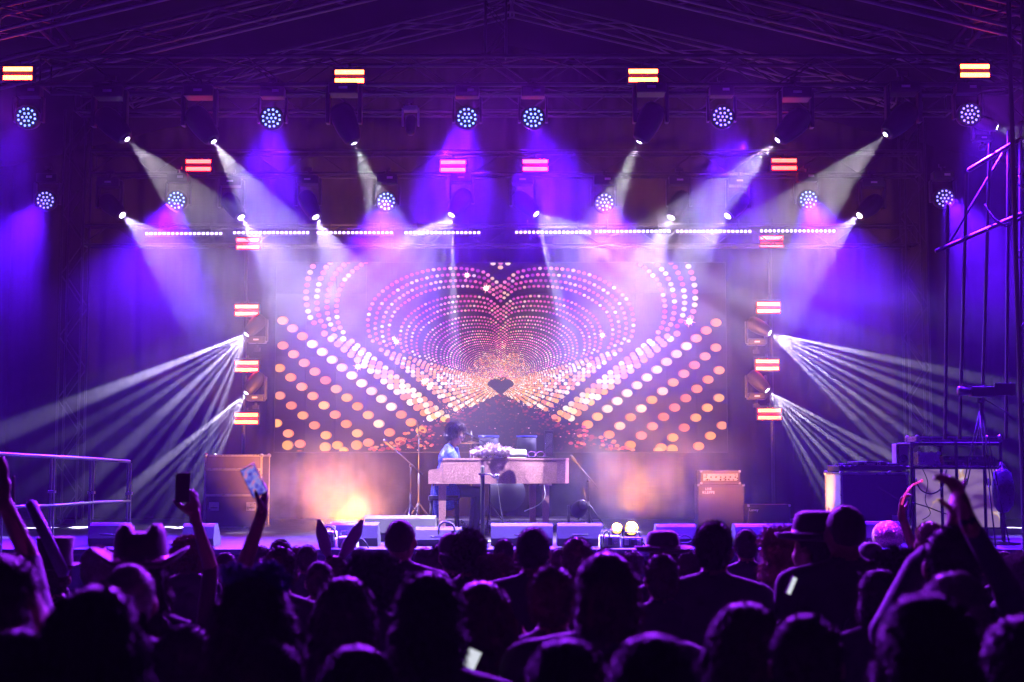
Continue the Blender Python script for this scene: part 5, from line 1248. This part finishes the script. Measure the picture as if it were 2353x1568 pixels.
# ------------------------------------------------------------------ the pianist
def pianist():
    Y = 20.25; c = P(1030, 1100, Y); root = thing('person', 'pianist in blue sequin jacket and glasses with feathered brown hair, seated at the glitter piano', 'person', (c.x, Y, STAGE_Z), (0, 0, R(-78)))
    s = 1.08; root.scale = (s, s, s)
    # seated on a bench: local +Y is towards the keys (picture right)
    sh = .0; SZ = .575; hz = 1.30
    JK, SH, TR, LP = 1, 2, 3, 4
    p = [('e', (0, -.05, SZ+.04), (.18, .16, .13), None, TR), ('e', (0, -.03, SZ+.22), (.165, .125, .19), None, JK), ('e', (0, .0, SZ+.40), (.19, .135, .17), None, JK),
         ('c', (-.17, .0, SZ+.50), (.17, .0, SZ+.50), .068, .068, JK), ('c', (0, .02, SZ+.52), (0, .06, SZ+.62), .058, .055, SKIN), ('e', (0, .085, SZ+.42), (.07, .07, .13), None, SH)]
    for sd in (-1, 1):
        p += [('c', (sd*.03, .0, SZ+.56), (sd*.17, .0, SZ+.50), .052, .062, JK), ('c', (sd*.19, .0, SZ+.48), (sd*.24, .10, SZ+.22), .062, .052, JK), ('c', (sd*.24, .10, SZ+.22), (sd*.15, .36, SZ+.20), .050, .036, JK),
              ('c', (sd*.10, 0, SZ+.0), (sd*.13, .40, SZ-.02), .09, .07, TR), ('c', (sd*.13, .40, SZ-.02), (sd*.12, .34, .10), .065, .045, TR), ('c', (sd*.12, .30, .05), (sd*.13, .48, .04), .045, .04, LEGM+3),
              ('c', (sd*.045, .105, SZ+.55), (sd*.05, .135, SZ+.34), .022, .03, LP)]
        p += hand_prims((sd*.15, .38, SZ+.20), (-sd*.1, 1, -.15), (0, -.1, -1), sd, .35)
    # long jacket tails hanging behind the bench
    p += [('e', (-.10, -.16, SZ-.10), (.085, .06, .26), None, JK), ('e', (.10, -.16, SZ-.10), (.085, .06, .26), None, JK), ('e', (-.19, -.02, SZ-.06), (.05, .14, .20), None, JK), ('e', (.19, -.02, SZ-.06), (.05, .14, .20), None, JK)]
    hc = (0, .095, SZ+.72); p += head_prims(hc, R(-34), R(-16), 1.08)
    m_lap = mat('blue_satin_lapel', (.04, .07, .55), .3, 0, .1, sheen=.3)
    me = remeshed('body', p, .0085, [m_skin, m_sequin, TOPS[0], m_trs, m_lap, m_shoe], 2, .5); obj('body', me, root)
    # feathered hair
    key = hair_mesh('feathered', 3)
    me = key.copy(); me.materials.clear(); me.materials.append(HAIRM['brown']); me.materials.append(HAIRM['brown'])
    M = Matrix.Translation(Vector(hc)) @ Matrix.Rotation(R(-34), 4, 'Z') @ Matrix.Rotation(R(-16), 4, 'X') @ Matrix.Diagonal((1.1, 1.1, 1.1, 1)) @ Matrix.Translation(Vector((0, 0, .022)) - Vector((0, .012, 1.625)))
    me.transform(M); obj('hair', me, root)
    Mh = Matrix.Translation(Vector(hc)) @ Matrix.Rotation(R(-34), 4, 'Z') @ Matrix.Rotation(R(-16), 4, 'X')
    mb = MB()
    for q in (-1, 1):
        mb.tube([Mh @ Vector((q*.036+.028*math.cos(a*math.pi/7), .108, .004+.026*math.sin(a*math.pi/7))) for a in range(15)], .0035, 6)
        mb.tube([Mh @ Vector((q*.064, .105, .01)), Mh @ Vector((q*.088, .0, .01))], .003, 6)
    mb.tube([Mh @ Vector((-.009, .11, .006)), Mh @ Vector((.009, .11, .006))], .003, 6); mb.build('spectacles', m_chrome, root)
    for q in (-1, 1):
        mb = MB(); mb.ball(Mh @ Vector((q*.034, .088, .004)), .013, 10, 6); mb.build('eye', mat('eye_white', (.5, .48, .46), .2, 0, 0), root)
    b_ = thing('piano_bench', 'dark bench under the seated pianist', 'bench', (c.x-.05, Y, STAGE_Z))
    mb = MB(); mb.box((0, 0, SZ*s-.10), (.42, .70, .07), bev=.02); mb.build('seat', TOPS[0], b_)
    for x in (-1, 1):
        for y in (-1, 1): mb = MB(); mb.tube([(x*.17, y*.30, SZ*s-.13), (x*.18, y*.31, 0)], [.022, .018], 8); mb.build('leg', m_black, b_)
pianist()

# ------------------------------------------------------------------ the crowd, back rows first
D2 = ('down', 'down'); FR = ('front', 'front'); PH = ('phone', 'phone')
person(645, 1236, 10.5, 'small dark head just right of the sleeve holding the lit phone', 'short', 'black', zmin=1.40)
person(706, 1246, 10.0, 'short-haired head with bright blue rim left of the plush ears', 'crop', 'dark', zmin=1.40, top=1)
person(520, 1262, 9.6, 'small round head between the two arms holding phones', 'crop', 'black', zmin=1.38)
person(436, 1228, 9.4, 'curly auburn-haired head behind the raised arm with the dark phone', 'curly', 'red', zmin=1.42, fem=True, extra=.05)
person(1012, 1246, 9.4, 'dark head between the bald head and the spiky hair', 'short', 'dark', zmin=1.42)
person(1158, 1231, 10.2, 'small close-cropped head with blue rim below the black microphone pole', 'crop', 'black', zmin=1.40)
person(1714, 1208, 9.6, 'cropped head with vivid blue rim right of the tall flat-topped head', 'crop', 'dark', zmin=1.48, top=1)
person(1580, 1262, 9.0, 'dark head half hidden left of the tall flat-topped head', 'short', 'dark', zmin=1.40)
person(2000, 1240, 9.8, 'cap-wearing head right of the tall cropped head', None, hat='cap', zmin=1.40, extra=.05, turn=.3)
person(2135, 1194, 9.6, 'blond bobbed head with raised arm holding the pink glow stick', 'bob', 'blond', zmin=1.5, fem=True,
       arm_w=[(0, (2106, 1282, 9.4), (2072, 1186, 9.3), (0, .1, 1), (1, -.2, 0), .75, .02)])
person(2345, 1262, 8.4, 'light fuzzy hair at the right edge of the picture', 'curly', 'grey', zmin=1.42, fem=True, extra=.05)
person(2085, 1262, 9.2, 'low dark head in front of the golden disc', 'short', 'dark', zmin=1.40, top=1)
person(770, 1272, 8.8, 'head wearing tall lilac plush ears on a hairband', 'bob', 'brown', hat='ears', zmin=1.42, fem=True, extra=.03, turn=-.25)
person(1040, 1203, 8.6, 'head in a dark cap worn backwards left of the spiky hair', 'crop', 'black', hat='cap', capdir=-1, zmin=1.45, extra=.09, turn=-.2)
person(920, 1193, 8.0, 'bald man with broad dark shoulders left of the piano leg', 'stubble', 'dark', zmin=1.5, extra=.008, build=1.12, top=0)
person(1522, 1212, 8.6, 'head in a dark trilby tipped to the left in front of the amber pair', 'short', 'black', hat='fedora', zmin=1.45, extra=.09, turn=.7)
person(1325, 1228, 7.9, 'flat-topped dark head in front of the wedge under the right piano leg', 'short', 'brown', zmin=1.45, extra=.03, build=1.05)
person(1140, 1272, 7.6, 'curly-haired head with bright blue fuzz low in front of the pole', 'curly', 'brown', zmin=1.38, extra=.05, fem=True)
person(1080, 1210, 7.7, 'spiky-haired man wearing glasses with his face turned right', 'spiky', 'dark', zmin=1.5, extra=.05, glasses=True, turn=-.5)
person(1225, 1205, 7.2, 'broad-shouldered man with short hair and visible ears left of the flat-topped head', 'crop', 'black', zmin=1.5, extra=.022, build=1.15, top=0)
person(128, 1236, 7.6, 'person in a tall black hat at left behind the slanted foam stick', 'short', 'black', hat='topper', zmin=1.45, extra=.11, turn=.3)
person(226, 1248, 7.4, 'grey-haired head with bright white rim left of the cowboy hat', 'short', 'grey', zmin=1.42, extra=.03)
person(645, 1248, 7.0, 'dark-haired person holding up the lit phone in the left hand', 'short', 'dark', zmin=1.45, extra=.03, top=0,
       arm_w=[(0, (556, 1316, 6.3), (600, 1184, 6.1), (.18, .1, 1), (-.8, .1, .25), .70, .06)])
person(548, 1326, 7.3, 'dark head half hidden, left arm up filming with a dark phone', 'short', 'black', zmin=1.35, extra=.03, top=4,
       arm_w=[(0, (484, 1305, 6.6), (448, 1189, 6.5), (-.22, .1, 1), (-.55, .35, .0), .80, .04)])
person(735, 1283, 7.6, 'smooth oval head with thin blue rim under the plush ears', 'crop', 'dark', zmin=1.38, extra=.022, fem=True)
person(1520, 1264, 6.9, 'rounded dark head directly below the trilby', 'short', 'brown', zmin=1.40, extra=.03, top=2)
person(1640, 1190, 6.9, 'tall man with flat-topped hair, highest head right of the amber pair', 'short', 'dark', zmin=1.5, extra=.03, build=1.1, top=2)
person(1795, 1210, 7.6, 'long curly blond hair lit white at its left side beside the single amber light', 'longcurly', 'blond', zmin=1.5, extra=.03, fem=True, turn=.2)
person(1873, 1164, 6.9, 'person in a flat-brimmed dark hat touching the tall cropped head', 'short', 'black', hat='fedora', zmin=1.5, extra=.09, turn=.6)
person(2055, 1246, 6.4, 'fuzzy curly head with pinkish rim below the arm with the glow stick', 'curly', 'dark', zmin=1.42, extra=.055, fem=True)
person(858, 1262, 6.2, 'wide dark bushy head in front of the bald man', 'curly', 'black', zmin=1.45, extra=.055, top=0)
person(1942, 1158, 6.7, 'tall close-cropped man with white-rimmed head in front of the flight case', 'stubble', 'dark', zmin=1.5, extra=.01, build=1.2, top=0, turn=.25)
person(325, 1188, 5.6, 'person in a curled-brim cowboy hat at left', 'long', 'dark', hat='cowboy', zmin=1.5, extra=.12, turn=.35, fem=True)
person(1270, 1288, 5.2, 'round dim head left of the big warm-rimmed head', 'short', 'brown', zmin=1.40, extra=.03, top=2)
person(2020, 1300, 6.0, 'low rounded head with purple rim in front of the tall cropped man', 'bob', 'dark', zmin=1.38, extra=.03, fem=True)
person(30, 1262, 5.4, 'person at the left edge with a bare arm raised straight up', 'short', 'dark', zmin=1.45, extra=.03, turn=-.3,
       arm_w=[(1, (70, 1290, 5.3), (8, 1150, 5.2), (-.3, .1, 1), (0, -1, .2), .25, .10)])
person(298, 1285, 4.7, 'head with a thick violet rim and an earring right below the cowboy hat', 'crop', 'grey', zmin=1.42, extra=.022, build=1.05)
person(790, 1316, 4.9, 'long-haired woman with violet rim below the smooth oval head', 'long', 'dark', zmin=1.38, extra=.03, fem=True)
person(1110, 1326, 5.0, 'long-haired woman looking down at a bright phone', 'long', 'brown', zmin=1.38, extra=.03, fem=True, arms=('down', 'phone'))
person(2185, 1197, 5.0, 'dark-haired person at right with a big raised clapping hand', 'short', 'black', zmin=1.5, extra=.03, top=1, build=1.05,
       arm_w=[(1, (2308, 1345, 4.5), (2225, 1200, 4.3), (-.25, .15, 1), (-1, -.2, .1), .50, .12), (0, (2110, 1300, 4.8), (2190, 1225, 4.6), (.05, .1, 1), (1, 0, 0), .35, .1)])
person(2190, 1302, 4.3, 'grey-rimmed low head in front of the clapping person', 'bob', 'grey', zmin=1.42, extra=.03, fem=True)
person(1395, 1258, 4.6, 'big broad head with warm amber rim in the middle of the front rows', 'bob', 'brown', zmin=1.45, extra=.03, build=1.25, top=0)
person(590, 1312, 3.75, 'woman with a band of blue flowers in long hair near the front', 'long', 'dark', hat='bow', zmin=1.45, extra=.035, fem=True)
person(985, 1302, 3.9, 'large dark head at bottom centre with a loose lock of hair on the right', 'bob', 'black', zmin=1.45, extra=.03, build=1.05)
person(225, 1332, 3.2, 'very large dark long-haired head at lower left', 'long', 'black', zmin=1.45, extra=.03, fem=True, build=1.05)
person(2, 1262, 3.6, 'cheek and long hair of a woman cut by the left edge', 'long', 'dark', zmin=1.5, extra=.03, fem=True, turn=-.9)
person(2120, 1338, 2.95, 'nearest head at lower right with fuzzy tufted hair', 'bob', 'dark', zmin=1.45, extra=.035, build=1.05)
person(625, 1457, 3.6, 'head low at the bottom edge with a bright violet rim', 'short', 'dark', zmin=1.38, extra=.03, fem=True)
person(1300, 1452, 3.3, 'dark head sunk in shadow at the bottom of the middle', 'bob', 'black', zmin=1.36, extra=.03, build=1.15, top=0)
person(1710, 1372, 3.9, 'dark bent head with violet rim under the tall flat-topped man', 'long', 'dark', zmin=1.36, extra=.03, fem=True, top=3)
person(1500, 1440, 3.1, 'dim near person with a violet-lit shoulder right of the middle bottom', 'bob', 'black', zmin=1.34, extra=.03, build=1.2, top=4)
person(1850, 1395, 3.6, 'broad dark back below the man with the white-rimmed head', 'short', 'black', zmin=1.40, extra=.03, build=1.3, top=0)
person(2350, 1400, 3.3, 'shoulder and dark hair cut by the lower right edge', 'long', 'black', zmin=1.40, extra=.03, fem=True, top=1)
person(430, 1420, 4.1, 'dark head in shadow between the very large head and the flower band', 'short', 'black', zmin=1.36, extra=.03, top=2)
person(820, 1470, 3.7, 'dark shadowed head low at the bottom left of the middle', 'long', 'black', zmin=1.36, extra=.03, fem=True, top=0)
person(55, 1430, 3.2, 'shadowed person low in the left bottom corner', 'bob', 'black', zmin=1.36, extra=.03, fem=True, top=3)

for x, y, Y, lb, hs, cl in ((472, 1246, 10.5, 'small dark head just right of the auburn curls', 'short', 'dark'), (598, 1250, 11.0, 'small far head under the sleeve holding the lit phone', 'bob', 'black'),
        (682, 1262, 11.2, 'small far head left of the power boxes', 'crop', 'brown'), (828, 1256, 10.8, 'small far head in front of the lit wedge, left of the bald man', 'short', 'black'),
        (975, 1258, 10.9, 'small far head in the gap right of the bald man', 'bob', 'dark'), (1196, 1262, 11.0, 'small far head in the gap left of the broad-shouldered man', 'crop', 'dark'),
        (1286, 1256, 10.6, 'small far head right of the broad-shouldered man', 'short', 'brown'), (1392, 1266, 10.9, 'small far head below the lilac power box', 'tail', 'dark'),
        (1452, 1262, 10.4, 'small far head with ponytail below the amber pair', 'tail', 'brown'), (1608, 1250, 10.7, 'small far head left of the tall flat-topped man', 'crop', 'black'),
        (1762, 1256, 10.8, 'small far head left of the long blond curls', 'short', 'grey'), (1905, 1262, 10.6, 'small far head between hat and tall cropped man', 'short', 'black'),
        (2110, 1236, 10.7, 'small far head below the pink glow stick', 'bob', 'brown'), (2250, 1248, 10.2, 'small far head behind the raised clapping hand', 'short', 'dark'), (2300, 1262, 9.8, 'dark head at right beside the fuzzy light hair', 'bob', 'black'),
        (90, 1262, 10.2, 'small far head behind the tall black hat', 'short', 'black'), (385, 1262, 10.0, 'small far head behind the cowboy hat brim', 'crop', 'dark')):
    person(x, y, Y, lb, hs, cl, zmin=1.40, top=int(x) % 4)

# things held up
phone(P(583, 1106, 6.05), px(37, 6.05), px(74, 6.05), 'lit phone held up, showing the stage in blue', R(-26))
phone(P(420, 1121, 6.45), px(34, 6.45), px(68, 6.45), 'dark phone held upright, its lens towards the stage', R(0), False)
phone(P(31, 1124, 6.3), .012, px(60, 6.3), 'slim phone seen edge-on at the left edge', R(-3), False, R(80))
phone(P(1084, 1515, 4.3), px(34, 4.3), px(46, 4.3), 'bright white phone low in front of the long-haired woman', R(22), True, R(-10), 'white', R(-20))
phone(P(1818, 1346, 5.4), px(12, 5.4), px(44, 5.4), 'pale slim phone held upright beside the long curly blond hair', R(27), True, R(20), 'white')
phone(P(68, 1334, 5.6), px(42, 5.6), px(26, 5.6), 'blue-lit phone held sideways low at left', R(6), True)
a, b = P(72, 1160, 6.4), P(146, 1318, 6.2)
r_ = thing('foam_stick', 'violet foam stick slanting up in front of the tall black hat', 'foam stick', a)
m_foam = mat('violet_foam', (.30, .22, .55), .8, 0, .1, 30, .2)
mb = MB(); mb.tube([(0, 0, 0), (b-a)*.5, b-a], .026, 14); mb.build('tube', m_foam, r_)
mb = MB(); mb.tube([(0, 0, 0), -(b-a).normalized()*.012], [.026, .018], 14); mb.build('end_cap', m_foam, r_)
m_glow = mat('pink_glow_stick', (.9, .1, .5), .3, 0, 0, emit=(1, .05, .35), estr=.9)
r_ = thing('glow_stick', 'thin pink glow stick curving up out of a raised hand', 'glow stick', P(2075, 1150, 9.25)); o_ = P(2075, 1150, 9.25)
mb = MB(); mb.tube([P(2072, 1160, 9.25)-o_, P(2080, 1135, 9.25)-o_, P(2096, 1115, 9.25)-o_, P(2118, 1105, 9.25)-o_], .0055, 8); mb.build('tube', m_glow, r_)
mb = MB(); mb.ball(P(2118, 1105, 9.25)-o_, .010, 8, 6); mb.build('end_cap', m_glow, r_)
